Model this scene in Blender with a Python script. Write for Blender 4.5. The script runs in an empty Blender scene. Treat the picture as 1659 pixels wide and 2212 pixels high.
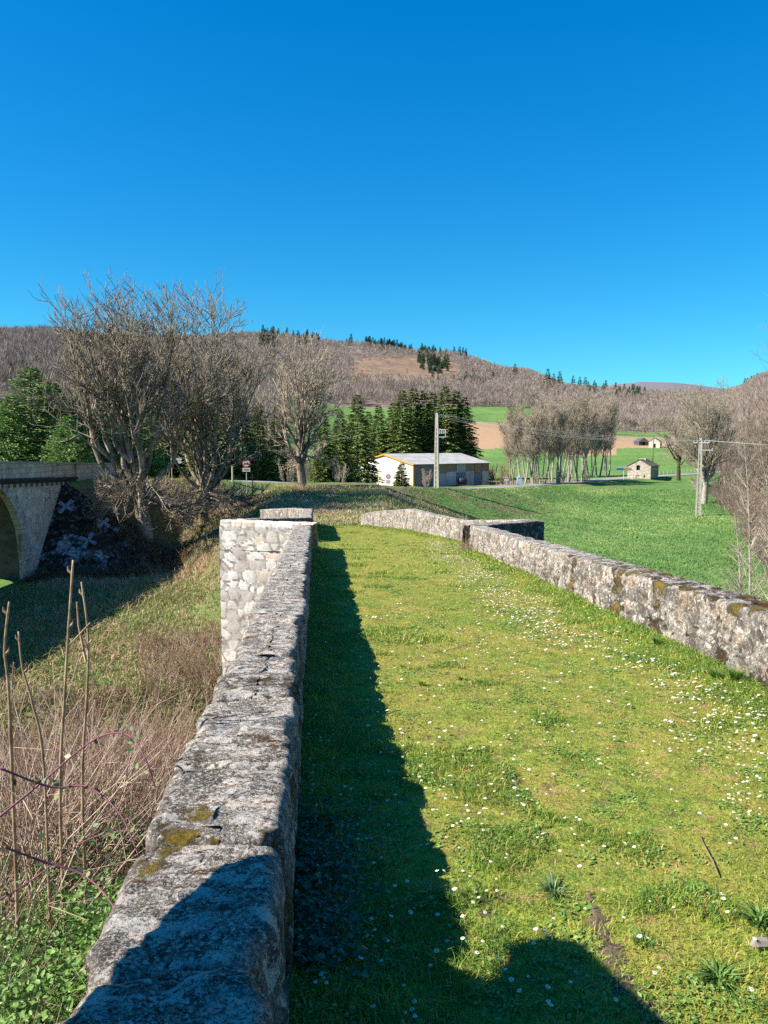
import bpy, math, random
import numpy as np
from mathutils import Vector
S = bpy.context.scene
C = S.collection
PI = math.pi
R = math.radians
# ---------------------------------------------------------------- camera, sky, sun, exposure
F, CX, CY, PITCH, CAMZ = 1661.0, 829.5, 1106.0, R(5.0), 1.7
cam_d = bpy.data.cameras.new('camera'); cam = bpy.data.objects.new('camera', cam_d); C.objects.link(cam)
cam.location = (0, 0, CAMZ); cam.rotation_euler = (R(90) - PITCH, 0, 0)
cam_d.sensor_fit = 'HORIZONTAL'; cam_d.sensor_width = 36; cam_d.lens = 36 * F / 1659
cam_d.clip_start = 0.05; cam_d.clip_end = 20000
S.camera = cam
SUN = Vector((-1.23, -0.31, 1.0)).normalized()          # towards the sun
el = math.asin(SUN.z); azm = math.atan2(SUN.x, SUN.y)
W = bpy.data.worlds.new('World'); S.world = W; W.use_nodes = True
nt = W.node_tree; nt.nodes.clear()
sky = nt.nodes.new('ShaderNodeTexSky'); sky.sky_type = 'NISHITA'; sky.sun_disc = False
sky.sun_elevation = el; sky.sun_rotation = azm
sky.air_density = 1.0; sky.dust_density = 0.25; sky.ozone_density = 2.6
hs = nt.nodes.new('ShaderNodeHueSaturation'); hs.inputs['Saturation'].default_value = 1.78; hs.inputs['Hue'].default_value = 0.495
gm = nt.nodes.new('ShaderNodeGamma'); gm.inputs['Gamma'].default_value = 0.72
tn_ = nt.nodes.new('ShaderNodeMix'); tn_.data_type = 'RGBA'; tn_.blend_type = 'MULTIPLY'; tn_.inputs[0].default_value = 1.0; tn_.inputs[7].default_value = (0.30, 0.91, 1.12, 1)
bg = nt.nodes.new('ShaderNodeBackground'); bg.inputs['Strength'].default_value = 0.105
wo = nt.nodes.new('ShaderNodeOutputWorld')
nt.links.new(sky.outputs[0], gm.inputs[0]); nt.links.new(gm.outputs[0], hs.inputs['Color']); nt.links.new(hs.outputs[0], tn_.inputs[6]); nt.links.new(tn_.outputs[2], bg.inputs[0]); nt.links.new(bg.outputs[0], wo.inputs[0])
sd = bpy.data.lights.new('sun', 'SUN'); sd.energy = 5.0; sd.angle = R(0.5); sd.color = (1.0, 0.925, 0.80)
so = bpy.data.objects.new('sun', sd); C.objects.link(so)
so.rotation_euler = SUN.to_track_quat('Z', 'Y').to_euler()
S.view_settings.view_transform = 'Standard'; S.view_settings.look = 'None'
S.view_settings.exposure = 1.25; S.view_settings.gamma = 1.0
S.cycles.max_bounces = 5; S.cycles.diffuse_bounces = 3; S.cycles.glossy_bounces = 2; S.cycles.transmission_bounces = 3
S.cycles.transparent_max_bounces = 4; S.cycles.use_denoising = False; S.cycles.caustics_reflective = False
S.cycles.caustics_refractive = False
S.cycles.volume_bounces = 0

# ---------------------------------------------------------------- pixel helpers (photo shown at 1659 x 2212)
def ratio(v):
    b = (v - CY) / F
    return (b * math.cos(PITCH) + math.sin(PITCH)) / (math.cos(PITCH) - math.sin(PITCH) * b)
def at(u, v, Y):
    a = (u - CX) / F; b = (v - CY) / F
    fw = math.cos(PITCH) - math.sin(PITCH) * b; k = Y / fw
    return Vector((a * k, Y, CAMZ - (b * math.cos(PITCH) + math.sin(PITCH)) * k))
def xat(u, Y, z=-3.0):
    d = Y * math.cos(PITCH) + (CAMZ - z) * math.sin(PITCH)
    return (u - CX) / F * d
def pix(x, y, z):
    dn = CAMZ - z
    d = y * math.cos(PITCH) + dn * math.sin(PITCH); v = dn * math.cos(PITCH) - y * math.sin(PITCH)
    return CX + F * x / d, CY + F * v / d

# ---------------------------------------------------------------- numpy noise
def _h(ix, iy, iz, seed):
    n = (ix.astype(np.int64) * 374761393 + iy.astype(np.int64) * 668265263 + iz.astype(np.int64) * 2147483647 + seed * 1274126177) & 0xffffffff
    n = ((n ^ (n >> 13)) * 1274126177) & 0xffffffff
    n = ((n ^ (n >> 16)) * 2246822519) & 0xffffffff
    n = n ^ (n >> 15)
    return (n & 0xffffff) / float(0xffffff)
def vnoise(x, y, z=None, seed=0):
    x = np.asarray(x, float); y = np.asarray(y, float); z = np.zeros_like(x) if z is None else np.asarray(z, float)
    ix, iy, iz = np.floor(x), np.floor(y), np.floor(z)
    fx, fy, fz = x - ix, y - iy, z - iz
    fx, fy, fz = [t * t * (3 - 2 * t) for t in (fx, fy, fz)]
    o = 0
    for a in (0, 1):
        for b in (0, 1):
            for c in (0, 1):
                w = (fx if a else 1 - fx) * (fy if b else 1 - fy) * (fz if c else 1 - fz)
                o = o + w * _h(ix + a, iy + b, iz + c, seed)
    return o * 2 - 1
def fbm(x, y, z=None, seed=0, o=4, g=0.5):
    s = 0; a = 1; f = 1; t = 0
    for i in range(o):
        s = s + a * vnoise(np.asarray(x) * f, np.asarray(y) * f, None if z is None else np.asarray(z) * f, seed + i * 17)
        t += a; a *= g; f *= 2.03
    return s / t
def voro(x, y, z, seed=0, j=0.85):
    ix, iy, iz = np.floor(x), np.floor(y), np.floor(z)
    f1 = np.full(x.shape, 9.0); f2 = np.full(x.shape, 9.0); cid = np.zeros(x.shape)
    for a in (-1, 0, 1):
        for b in (-1, 0, 1):
            for c in (-1, 0, 1):
                jx, jy, jz = ix + a, iy + b, iz + c
                px = jx + .5 + j * (_h(jx, jy, jz, seed) - .5); py = jy + .5 + j * (_h(jx, jy, jz, seed + 1) - .5); pz = jz + .5 + j * (_h(jx, jy, jz, seed + 2) - .5)
                d = np.sqrt((x - px) ** 2 + (y - py) ** 2 + (z - pz) ** 2)
                k = _h(jx, jy, jz, seed + 3)
                n = d < f1
                f2 = np.where(n, f1, np.minimum(f2, d)); cid = np.where(n, k, cid); f1 = np.where(n, d, f1)
    return f1, f2, cid
def sstep(a, b, x):
    t = np.clip((np.asarray(x, float) - a) / (b - a), 0, 1)
    return t * t * (3 - 2 * t)

# ---------------------------------------------------------------- object helpers
def tag(o, label=None, cat=None, group=None, kind=None):
    if label: o['label'] = label
    if cat: o['category'] = cat
    if group: o['group'] = group
    if kind: o['kind'] = kind
    return o
def empty(name, loc=(0, 0, 0), rz=0):
    o = bpy.data.objects.new(name, None); C.objects.link(o); o.location = loc; o.rotation_euler = (0, 0, rz)
    o.empty_display_size = .1
    return o
def link(name, me, mat=None, parent=None):
    o = bpy.data.objects.new(name, me); C.objects.link(o)
    if mat is not None and not me.materials:
        for m in (mat if isinstance(mat, (list, tuple)) else [mat]): me.materials.append(m)
    if parent is not None: o.parent = parent
    return o
def npmesh(name, V, Fs, smooth=False, attrs=None, mats=None):
    """V (n,3); Fs list of int arrays (m,k) with k = 3 or 4"""
    me = bpy.data.meshes.new(name)
    V = np.asarray(V, np.float32)
    Fs = [np.asarray(f, np.int32) for f in (Fs if isinstance(Fs, list) else [Fs]) if len(f)]
    nl = sum(f.size for f in Fs); nf = sum(len(f) for f in Fs)
    me.vertices.add(len(V)); me.vertices.foreach_set('co', V.ravel())
    me.loops.add(nl); me.polygons.add(nf)
    me.loops.foreach_set('vertex_index', np.concatenate([f.ravel() for f in Fs]))
    tot = np.concatenate([np.full(len(f), f.shape[1], np.int32) for f in Fs])
    st = np.concatenate([[0], np.cumsum(tot)[:-1]]).astype(np.int32)
    me.polygons.foreach_set('loop_start', st)
    if smooth: me.polygons.foreach_set('use_smooth', np.ones(nf, bool))
    if mats is not None: me.polygons.foreach_set('material_index', np.asarray(mats, np.int32))
    for k, v in (attrs or {}).items():
        at_ = me.attributes.new(k, 'FLOAT', 'POINT'); at_.data.foreach_set('value', np.asarray(v, np.float32))
    me.update(calc_edges=True)
    return me
class MB:
    """collects simple solids; build() links them as one mesh"""
    def __init__(s): s.v = []; s.f = []
    def add(s, vs, fs):
        n = len(s.v); s.v += [tuple(p) for p in vs]; s.f += [tuple(i + n for i in f) for f in fs]
    def box(s, x0, x1, y0, y1, z0, z1, rz=0, o=(0, 0, 0)):
        c, n = math.cos(rz), math.sin(rz)
        vs = [(o[0] + x * c - y * n, o[1] + x * n + y * c, o[2] + z) for x in (x0, x1) for y in (y0, y1) for z in (z0, z1)]
        s.add(vs, [(0, 1, 3, 2), (4, 6, 7, 5), (0, 4, 5, 1), (2, 3, 7, 6), (0, 2, 6, 4), (1, 5, 7, 3)])
    def tube(s, pts, rad, n=6, cap=True):
        pts = [Vector(p) for p in pts]; rad = rad if isinstance(rad, (list, tuple)) else [rad] * len(pts)
        rings = []
        for i, p in enumerate(pts):
            d = (pts[min(i + 1, len(pts) - 1)] - pts[max(i - 1, 0)]).normalized()
            a = d.cross(Vector((0, 0, 1)) if abs(d.z) < .9 else Vector((1, 0, 0))).normalized(); b = d.cross(a)
            rings.append([p + (a * math.cos(2 * PI * k / n) + b * math.sin(2 * PI * k / n)) * rad[i] for k in range(n)])
        vs = [q for r_ in rings for q in r_]; fs = []
        for i in range(len(pts) - 1):
            for k in range(n):
                fs.append((i * n + k, i * n + (k + 1) % n, (i + 1) * n + (k + 1) % n, (i + 1) * n + k))
        if cap: fs += [tuple(range(n))[::-1], tuple((len(pts) - 1) * n + k for k in range(n))]
        s.add(vs, fs)
    def disc(s, c, r, t, n=24, ax='y'):
        vs = []
        for dy in (-t / 2, t / 2):
            for k in range(n):
                a = 2 * PI * k / n
                vs.append((c[0] + r * math.cos(a), c[1] + dy, c[2] + r * math.sin(a)))
        fs = [tuple(range(n)), tuple(range(n, 2 * n))[::-1]] + [(k, k + n, (k + 1) % n + n, (k + 1) % n) for k in range(n)]
        s.add(vs, fs)
    def prism(s, poly, y0, y1):
        n = len(poly); vs = [(x, y0, z) for x, z in poly] + [(x, y1, z) for x, z in poly]
        s.add(vs, [tuple(range(n)), tuple(range(n, 2 * n))[::-1]] + [(k, k + n, (k + 1) % n + n, (k + 1) % n) for k in range(n)])
    def build(s, name, mat, parent=None, smooth=False):
        me = bpy.data.meshes.new(name); me.from_pydata(s.v, [], s.f)
        if smooth: me.polygons.foreach_set('use_smooth', [True] * len(me.polygons))
        return link(name, me, mat, parent)
def copy_tree(o, parent=None):
    c = o.copy(); C.objects.link(c)
    if parent is not None: c.parent = parent
    for ch in list(o.children): copy_tree(ch, c)
    return c

# ---------------------------------------------------------------- materials
class NT:
    def __init__(s, name, rough=.9, spec=.2):
        s.m = bpy.data.materials.new(name); s.m.use_nodes = True; s.t = s.m.node_tree
        s.b = s.t.nodes['Principled BSDF']; s.b.inputs['Roughness'].default_value = rough
        s.b.inputs['Specular IOR Level'].default_value = spec
        s.tc = s.t.nodes.new('ShaderNodeTexCoord')
    def n(s, ty, **k):
        x = s.t.nodes.new(ty)
        for a, b in k.items(): setattr(x, a, b)
        return x
    def l(s, a, b): s.t.links.new(a, b)
    def co(s, scale=(1, 1, 1), src='Object'):
        mp = s.n('ShaderNodeMapping'); mp.inputs['Scale'].default_value = scale; s.l(s.tc.outputs[src], mp.inputs[0]); return mp.outputs[0]
    def noise(s, scale, detail=4, rough=.55, vec=None, dist=0, out=0):
        x = s.n('ShaderNodeTexNoise'); x.inputs['Scale'].default_value = scale; x.inputs['Detail'].default_value = detail
        x.inputs['Roughness'].default_value = rough; x.inputs['Distortion'].default_value = dist
        s.l(vec if vec is not None else s.tc.outputs['Object'], x.inputs['Vector']); return x.outputs[out]
    def voro(s, scale, vec=None, feat='F1', out='Distance', rand=1):
        x = s.n('ShaderNodeTexVoronoi'); x.feature = feat; x.inputs['Scale'].default_value = scale; x.inputs['Randomness'].default_value = rand
        s.l(vec if vec is not None else s.tc.outputs['Object'], x.inputs['Vector']); return x.outputs[out]
    def ramp(s, fac, stops, interp='LINEAR'):
        x = s.n('ShaderNodeValToRGB'); r = x.color_ramp; r.interpolation = interp
        while len(r.elements) < len(stops): r.elements.new(.5)
        for e, (p, c) in zip(r.elements, stops):
            e.position = p; e.color = (*c, 1) if not isinstance(c, (int, float)) else (c, c, c, 1)
        s.l(fac, x.inputs[0]); return x.outputs[0]
    def mix(s, fac, a, b, mode='MIX'):
        x = s.n('ShaderNodeMix', data_type='RGBA', blend_type=mode)
        for sock, v in ((x.inputs[0], fac), (x.inputs[6], a), (x.inputs[7], b)):
            if isinstance(v, (int, float)): sock.default_value = v
            elif isinstance(v, tuple): sock.default_value = (*v, 1)
            else: s.l(v, sock)
        return x.outputs[2]
    def math(s, op, a, b=0, clamp=False):
        x = s.n('ShaderNodeMath', operation=op, use_clamp=clamp)
        for sock, v in zip(x.inputs, (a, b)):
            if isinstance(v, (int, float)): sock.default_value = v
            else: s.l(v, sock)
        return x.outputs[0]
    def attr(s, name):
        x = s.n('ShaderNodeAttribute', attribute_name=name); return x.outputs['Fac']
    def objrand(s):
        return s.n('ShaderNodeObjectInfo').outputs['Random']
    def col(s, c):
        if isinstance(c, tuple): s.b.inputs['Base Color'].default_value = (*c, 1)
        else: s.l(c, s.b.inputs['Base Color'])
        return s
    def bump(s, h, strength=.5, dist=.02):
        x = s.n('ShaderNodeBump'); x.inputs['Strength'].default_value = strength; x.inputs['Distance'].default_value = dist
        s.l(h, x.inputs['Height']); s.l(x.outputs[0], s.b.inputs['Normal']); return s
def plain(name, c, rough=.8, var=.15, scale=6, metal=0):
    t = NT(name, rough); d = tuple(max(0, x * (1 - var * 2)) for x in c)
    n_ = t.noise(scale, 5, .65)
    t.col(t.mix(t.ramp(n_, [(.3, 0.), (.75, 1.)]), d, tuple(min(1, x * (1 + var * .5)) for x in c)))
    t.b.inputs['Metallic'].default_value = metal
    return t.m
def leafmat(name, stops, rough=.6, trans=.0, spec=.3):
    """colour from the point attribute 'tint' (0..1)"""
    t = NT(name, rough, spec); c = t.ramp(t.attr('tint'), stops); t.col(c)
    if trans > 0:
        tr = t.n('ShaderNodeBsdfTranslucent'); t.l(c, tr.inputs[0]); mx = t.n('ShaderNodeMixShader'); mx.inputs[0].default_value = trans
        t.l(t.b.outputs[0], mx.inputs[1]); t.l(tr.outputs[0], mx.inputs[2])
        out = [x for x in t.t.nodes if x.type == 'OUTPUT_MATERIAL'][0]; t.l(mx.outputs[0], out.inputs[0])
    return t.m

# ================================================================ heights
def polyd(x, y, P):
    """distance to polyline, interpolated z, signed side (+ = left of direction)"""
    P = np.asarray(P, float); bd = np.full(np.shape(x), 1e9); bz = np.zeros(np.shape(x)); bs = np.zeros(np.shape(x))
    for i in range(len(P) - 1):
        a, b = P[i], P[i + 1]; dx, dy = b[0] - a[0], b[1] - a[1]; L2 = dx * dx + dy * dy
        t = np.clip(((x - a[0]) * dx + (y - a[1]) * dy) / L2, 0, 1)
        qx, qy = a[0] + t * dx, a[1] + t * dy; d = np.hypot(x - qx, y - qy)
        s_ = np.sign(dx * (y - a[1]) - dy * (x - a[0])); m = d < bd
        bz = np.where(m, a[2] + t * (b[2] - a[2]), bz); bs = np.where(m, s_, bs); bd = np.where(m, d, bd)
    return bd, bz, bs
def smoothline(P, n=8):
    P = [Vector(p) for p in P]; out = []
    for i in range(len(P) - 1):
        a, b, c, d = P[max(i - 1, 0)], P[i], P[i + 1], P[min(i + 2, len(P) - 1)]
        for k in range(n):
            t = k / n
            out.append(.5 * ((2 * b) + (c - a) * t + (2 * a - 5 * b + 4 * c - d) * t * t + (3 * b - a - 3 * c + d) * t ** 3))
    return [tuple(p) for p in out] + [tuple(P[-1])]
ROAD = smoothline([(-24.9, -60, -.2), (-24.9, 20, -.2), (-24.9, 50, -.3), (-23.5, 62, -.9), (-17, 72, -1.7), (-9, 77, -2.2), (-3, 84, -2.9), (5, 97, -4.0), (13, 114, -4.9), (22, 135, -5.7), (36, 155, -6.0), (55, 176, -6.0), (76, 192, -5.7), (105, 215, -5.4), (170, 250, -4)])
PATHL = smoothline([(-2.6, 34, -2.15), (-2.6, 40, -2.55), (-2.9, 47, -2.8), (-4.0, 56, -2.5), (-4.6, 66, -2.0), (-5, 71, -2.0)])
RIVER = smoothline([(-80, 28, 0), (-45, 24, 0), (-24, 19, 0), (-13, 17.5, 0), (-5, 19, 0), (3, 19, 0), (14, 18, 0), (27, 27, 0), (37, 48, 0), (50, 92, 0), (68, 150, 0), (110, 190, 0)])
def deckz(Y):
    return np.interp(Y, [-6, 0, 2, 6, 14, 22, 28, 34, 38, 42], [0, 0, -.08, -.3, -.78, -1.34, -1.82, -2.12, -2.36, -2.62])
def lx(Y): return -.1 - .09 * Y
def rx(Y): return np.interp(Y, [-6, 0, 6.1, 22, 27.5, 34, 38.5], [3.5, 3.35, 3.1, 2.47, 2.7, .97, -1.25])
UC = np.array([-900, -200, 100, 350, 550, 780, 950, 1120, 1250, 1400, 1540, 1659, 1900, 2500.])
DR = np.array([90, 130, 200, 260, 320, 420, 520, 700, 900, 1200, 1600.])
TAB = np.array([  # display y of the ground at each distance
 [1010,  990,  920, 860, 800, 760, 730, 700, 720, 760, 800],
 [1000,  985,  930, 880, 822, 775, 742, 728, 740, 760, 800],
 [1000,  985,  935, 885, 822, 775, 742, 730, 745, 770, 800],
 [1010,  990,  945, 905, 870, 830, 800, 765, 735, 745, 790],
 [1035, 1010,  960, 930, 905, 868, 840, 800, 760, 726, 760],
 [1062, 1046, 1015, 985, 957, 905, 876, 838, 790, 748, 775],
 [1106, 1060, 1026,1000, 960, 905, 874, 842, 800, 766, 790],
 [1106, 1060, 1026,1000, 957, 912, 872, 850, 828, 806, 815],
 [1106, 1060, 1026,1010, 975, 930, 905, 878, 852, 842, 845],
 [1106, 1060, 1024,1010, 972, 940, 926, 898, 866, 853, 856],
 [1106, 1060, 1022,1005, 975, 940, 912, 880, 862, 858, 862],
 [1106, 1060, 1010, 970, 930, 870, 830, 822, 830, 850, 862],
 [1106, 1040,  985, 930, 870, 790, 740, 730, 750, 790, 820],
 [1080, 1000,  930, 860, 780, 700, 660, 640, 660, 700, 760]], float)
ZT = np.array([[CAMZ - d * ratio(v) for d, v in zip(DR, row)] for row in TAB])
MTN_U = [-900, 0, 900, 1250, 1320, 1380, 1450, 1500, 1545, 1600, 1800, 2500]
MTN_Y = [900, 880, 870, 845, 834, 828.5, 830, 835, 841, 846, 860, 870]
def ztab(u, D):
    ui = np.clip(np.interp(u, UC, np.arange(len(UC))), 0, len(UC) - 1.001); di = np.clip(np.interp(np.log(np.maximum(D, 1)), np.log(DR), np.arange(len(DR))), 0, len(DR) - 1.001)
    i, j = ui.astype(int), di.astype(int); a, b = ui - i, di - j
    a = a * a * (3 - 2 * a)
    z = ZT[i, j] * (1 - a) * (1 - b) + ZT[i + 1, j] * a * (1 - b) + ZT[i, j + 1] * (1 - a) * b + ZT[i + 1, j + 1] * a * b
    my = np.interp(u, MTN_U, MTN_Y)
    rt = (my - CY) / F; rt = (rt * math.cos(PITCH) + math.sin(PITCH)) / (math.cos(PITCH) - math.sin(PITCH) * rt)
    zm = CAMZ - 6500 * rt
    w1 = sstep(1600, 2600, D)
    z = z * (1 - w1) + np.minimum(z, 30) * w1
    w2 = sstep(3000, 6500, D) * (1 - sstep(6800, 12000, D))
    return z * (1 - w2) + zm * w2
def ground(x, y, details=True):
    x = np.asarray(x, float); y = np.asarray(y, float)
    r = np.hypot(x, y)
    fl = -6.3 + .25 * fbm(x / 18, y / 18, seed=3)
    d, zr, sd_ = polyd(x, y, ROAD)
    far = sd_ > 0
    crest = .22 * sstep(3.2, 4.4, d)
    near_s = zr + crest - .62 * np.maximum(d - 5.4, 0) - .1 * np.clip(d - 3, 0, 2.4)
    ys = sstep(60, 100, y)
    near_s = zr + crest - (.62 - .35 * ys) * np.maximum(d - 5.0 - 1.6 * ys, 0)
    far_s = zr - .04 * np.maximum(d - 3, 0)
    emb = np.where(far, far_s, near_s)
    onbr = (y < 50)                                   # the road is on the stone viaduct there
    xr_ = np.interp(y, [50, 56, 62], [-24.9, -24.4, -23.5])
    dx_ = np.maximum(np.abs(x - xr_) - 3.35, 0)
    cone = -.78 - np.hypot(.75 * dx_, 1.2 * np.maximum(51.5 - y, 0))
    tr = sstep(55, 66, y)
    emb = np.where(x > -24.9, cone * (1 - tr) + emb * tr, np.where(y < 52, cone, emb))
    dp, zp, _ = polyd(x, y, PATHL)
    s1 = sstep(36, 60, y)
    bank = zp + .05 - (.75 - .4 * s1) * np.maximum(dp - (1.3 + 3.0 * s1), 0)
    bank = np.where(y < 36, bank - 1.1 * (36 - y), bank)
    nb = -.35 - .12 * np.clip(y - 1, 0, 3.2) - .56 * np.maximum(y - 4.2, 0) - .10 * np.maximum(np.where(x < 0, -x - 1, x - 3.6), 0)
    nb = nb + .12 * fbm(x * .8, y * .8, seed=9)
    z = np.maximum(np.maximum(fl, emb), np.maximum(bank, nb))
    if details:
        sl = sstep(.3, 2.0, d - 4.5)
        z = z + sl * .16 * fbm(x * .5, y * .5, seed=21) * sstep(25, 35, y)
    dr_, _, _ = polyd(x, y, RIVER)
    z = np.minimum(z, -8.0 + .75 * np.maximum(dr_ - 3.2, 0) + .2 * fbm(x * .6, y * .6, seed=5))
    u = np.where(y > 1, CX + F * x / np.maximum(y * .9962 + .5, 1), np.where(x < 0, -900, 2500))
    u = np.clip(u, -900, 2500)
    zt = ztab(u, np.maximum(y, r * .6))
    lo = np.interp(u, [500, 950], [88, 190]); hi = np.interp(u, [500, 950], [125, 235])
    w = sstep(0, 1, (np.maximum(y, r * .6) - lo) / (hi - lo))
    z = z * (1 - w) + zt * w
    if details:
        z = z + w * sstep(300, 900, y) * (1 - sstep(2500, 4000, y)) * 5 * fbm(x / 90, y / 90, seed=31)
    dpk = sstep(28, 34, y) * (1 - sstep(42, 46, y))
    # under the old bridge the ground stays below its turf
    ind = (x > lx(y) - .7) & (x < rx(y) + .7) & (y < 38.5) & (y > -6)
    z = np.where(ind, np.minimum(z, deckz(y) - .5), z)
    return z
def gz(x, y): return float(ground(np.array([x]), np.array([y]))[0])

# ---------------------------------------------------------------- ground sheet (polar grid, one mesh to the horizon)
az = np.concatenate([np.arange(-180, -34, 3.0), np.arange(-34, 34.01, .11), np.arange(36, 180, 3.0)])
rr = np.concatenate([[0.3, 1.0, 1.6], np.geomspace(2.2, 60, 190), np.geomspace(60.4, 1700, 330)[0:], np.geomspace(1780, 13000, 50)])
A, RR = np.meshgrid(np.radians(az), rr)
X, Y = RR * np.sin(A), RR * np.cos(A)
Z = ground(X, Y)
na, nr = len(az), len(rr)
idx = np.arange(na * nr).reshape(nr, na)
q = np.stack([idx[:-1, :], np.roll(idx, -1, 1)[:-1, :], np.roll(idx, -1, 1)[1:, :], idx[1:, :]], -1).reshape(-1, 4)
xs, ys_, zs = X.ravel(), Y.ravel(), Z.ravel()
us = CX + F * xs / np.maximum(ys_ * .9962 + .5, 1)
_, vs_ = pix(xs, np.maximum(ys_, 1), zs)
d_, _, sd2 = polyd(xs, ys_, ROAD); dp_, _, _ = polyd(xs, ys_, PATHL); drv, _, _ = polyd(xs, ys_, RIVER)
jit = 6 * fbm(xs / 30, ys_ / 30, seed=77)
# masks: lush field grass, dry bracken slope, ploughed earth, wood floor, cleared hillside
onslope = sstep(4.6, 6.5, d_) * (1 - sstep(13, 19, d_)) * (ys_ > 44) * (ys_ < 150) * np.where(sd2 < 0, 1, 0)
dry = onslope * sstep(-.35, .25, fbm(xs * .28, ys_ * .28, seed=51) + .35 * fbm(xs * 1.2, ys_ * 1.2, seed=52)) * (1 - .6 * sstep(85, 110, ys_))
dry = np.maximum(dry, (.45 + .45 * sstep(-.2, .3, fbm(xs * .25, ys_ * .25, seed=54))) * (ys_ < 64) * (xs < -4) * (xs > -21) * (ys_ > 23))
dry = np.maximum(dry, (1 - sstep(3.5, 7.5, drv)) * .9 * (ys_ > 0))
dry = np.maximum(dry, .95 * (ys_ > 45) * (ys_ < 66) * (xs < -10) * (xs > -22) * (sd2 < 0) * (d_ > 4.2))
dry = np.maximum(dry, 1.0 * (ys_ < 16) * (ys_ > -3))
dry = np.maximum(dry, np.where((sd2 > 0) & (d_ > 4) & (ys_ < 175), .8, 0))
dry = np.maximum(dry, .7 * sstep(1.0, 0.2, np.abs(dp_)) * (ys_ > 41))
tanm = ((ys_ > 300) & (ys_ < 412) & (us > 960) & (us < 1330)) | ((us >= 1330) & (us < 1480) & (ys_ > 330) & (ys_ < 400) & (vs_ > 935))
wood = ((ys_ > 505 + jit) & (ys_ < 3000)) | ((us < 620) & (ys_ > 215) & (ys_ < 3000)) | ((us > 1545) & (ys_ > 200)) | ((us > 1180) & (us < 1545) & (ys_ > 450) & (ys_ < 3000))
clear_ = (us > 765 - jit) & (us < 985) & (vs_ > 768 + jit * .5 + (us - 870) ** 2 / 900) & (vs_ < 822) & (ys_ > 600) & (ys_ < 1250)
wood = wood & ~clear_
me = npmesh('ground', np.stack([xs, ys_, zs], -1), [q], smooth=True,
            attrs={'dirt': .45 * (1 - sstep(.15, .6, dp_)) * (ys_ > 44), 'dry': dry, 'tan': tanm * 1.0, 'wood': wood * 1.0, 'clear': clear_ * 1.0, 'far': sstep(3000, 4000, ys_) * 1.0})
t = NT('meadow_ground', .95, .1)
n1 = t.noise(.07, 5, .6); n2 = t.noise(2.2, 6, .7); n3 = t.noise(.5, 5, .65)
nst = t.noise(1.0, 3, .6, vec=t.co((.9, .25, 1)))
g = t.mix(t.ramp(n2, [(.36, 0.), (.64, 1.)]), (.065, .150, .036), (.13, .235, .060))
g = t.mix(t.ramp(n1, [(.42, 0.), (.64, .55)]), g, (.20, .27, .085))
trk = t.n('ShaderNodeTexWave'); trk.bands_direction = 'DIAGONAL'; trk.inputs['Scale'].default_value = .16; trk.inputs['Distortion'].default_value = 1.5; trk.inputs['Detail'].default_value = 3; t.l(t.tc.outputs['Object'], trk.inputs[0])
g = t.mix(t.ramp(trk.outputs['Fac'], [(.90, 0.), (.99, .5)]), g, (.17, .24, .085))
g = t.mix(t.ramp(nst, [(.46, 0.), (.62, .45)]), g, (.065, .15, .036))
dr = t.mix(t.ramp(n3, [(.35, 0.), (.6, 1.)]), (.14, .09, .052), (.28, .195, .115))
dr = t.mix(t.ramp(n2, [(.45, 0.), (.62, .8)]), dr, (.075, .105, .028))
dfac = t.math('MULTIPLY', t.attr('dry'), t.ramp(t.noise(1.1, 6, .7), [(.36, .25), (.5, 1.)]))
c = t.mix(dfac, g, dr)
c = t.mix(t.math('MULTIPLY', t.attr('dirt'), t.ramp(t.noise(1.6, 6, .7), [(.35, .3), (.55, 1.)])), c, (.34, .25, .17))
c = t.mix(t.attr('tan'), c, t.mix(n3, (.30, .185, .105), (.40, .27, .17)))
c = t.mix(t.attr('wood'), c, t.mix(t.ramp(t.noise(.03, 6, .6), [(.4, 0.), (.6, 1.)]), (.15, .115, .095), (.21, .165, .14)))
c = t.mix(t.attr('clear'), c, t.mix(t.ramp(t.noise(.05, 6, .7), [(.42, 0.), (.58, 1.)]), (.27, .165, .115), (.17, .13, .085)))
c = t.mix(t.attr('far'), c, (.17, .15, .165))  # faint purple of distance haze put into the far mountain colour
t.col(c); t.bump(t.math('ADD', n2, t.noise(9, 4, .7)), .8, .12)
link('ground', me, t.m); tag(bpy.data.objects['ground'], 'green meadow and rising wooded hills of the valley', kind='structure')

def drape(name, line, hw, mat, lift, nx=8, step=1.5, kind='structure', y0=None, y1=None):
    L = [Vector(p) for p in line]; V = []; pts = []
    for a, b in zip(L[:-1], L[1:]):
        n_ = max(1, int((b - a).length / step)); pts += [a.lerp(b, k / n_) for k in range(n_)]
    pts.append(L[-1]); pts = [p for p in pts if (y0 is None or p.y > y0) and (y1 is None or p.y < y1)]
    for i, p in enumerate(pts):
        d = (pts[min(i + 1, len(pts) - 1)] - pts[max(i - 1, 0)]); n_ = Vector((-d.y, d.x, 0)).normalized()
        for k in range(nx + 1): V.append(p + n_ * hw * (2 * k / nx - 1))
    V = np.array([tuple(v) for v in V]); V[:, 2] = np.maximum(ground(V[:, 0], V[:, 1], False), -90) + lift + V[:, 1] * .0006
    m = np.arange(len(V)).reshape(-1, nx + 1)
    q = np.stack([m[:-1, :-1], m[:-1, 1:], m[1:, 1:], m[1:, :-1]], -1).reshape(-1, 4)
    return tag(link(name, npmesh(name, V, [q], True), mat), kind=kind)
asph = NT('asphalt', .85); asph.col(asph.mix(asph.ramp(asph.noise(1.5, 6, .6), [(.3, 0.), (.7, 1.)]), (.20, .19, .18), (.30, .285, .27))); asph = asph.m
drape('road', ROAD, 2.7, asph, .05, y0=49.8)
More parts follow.
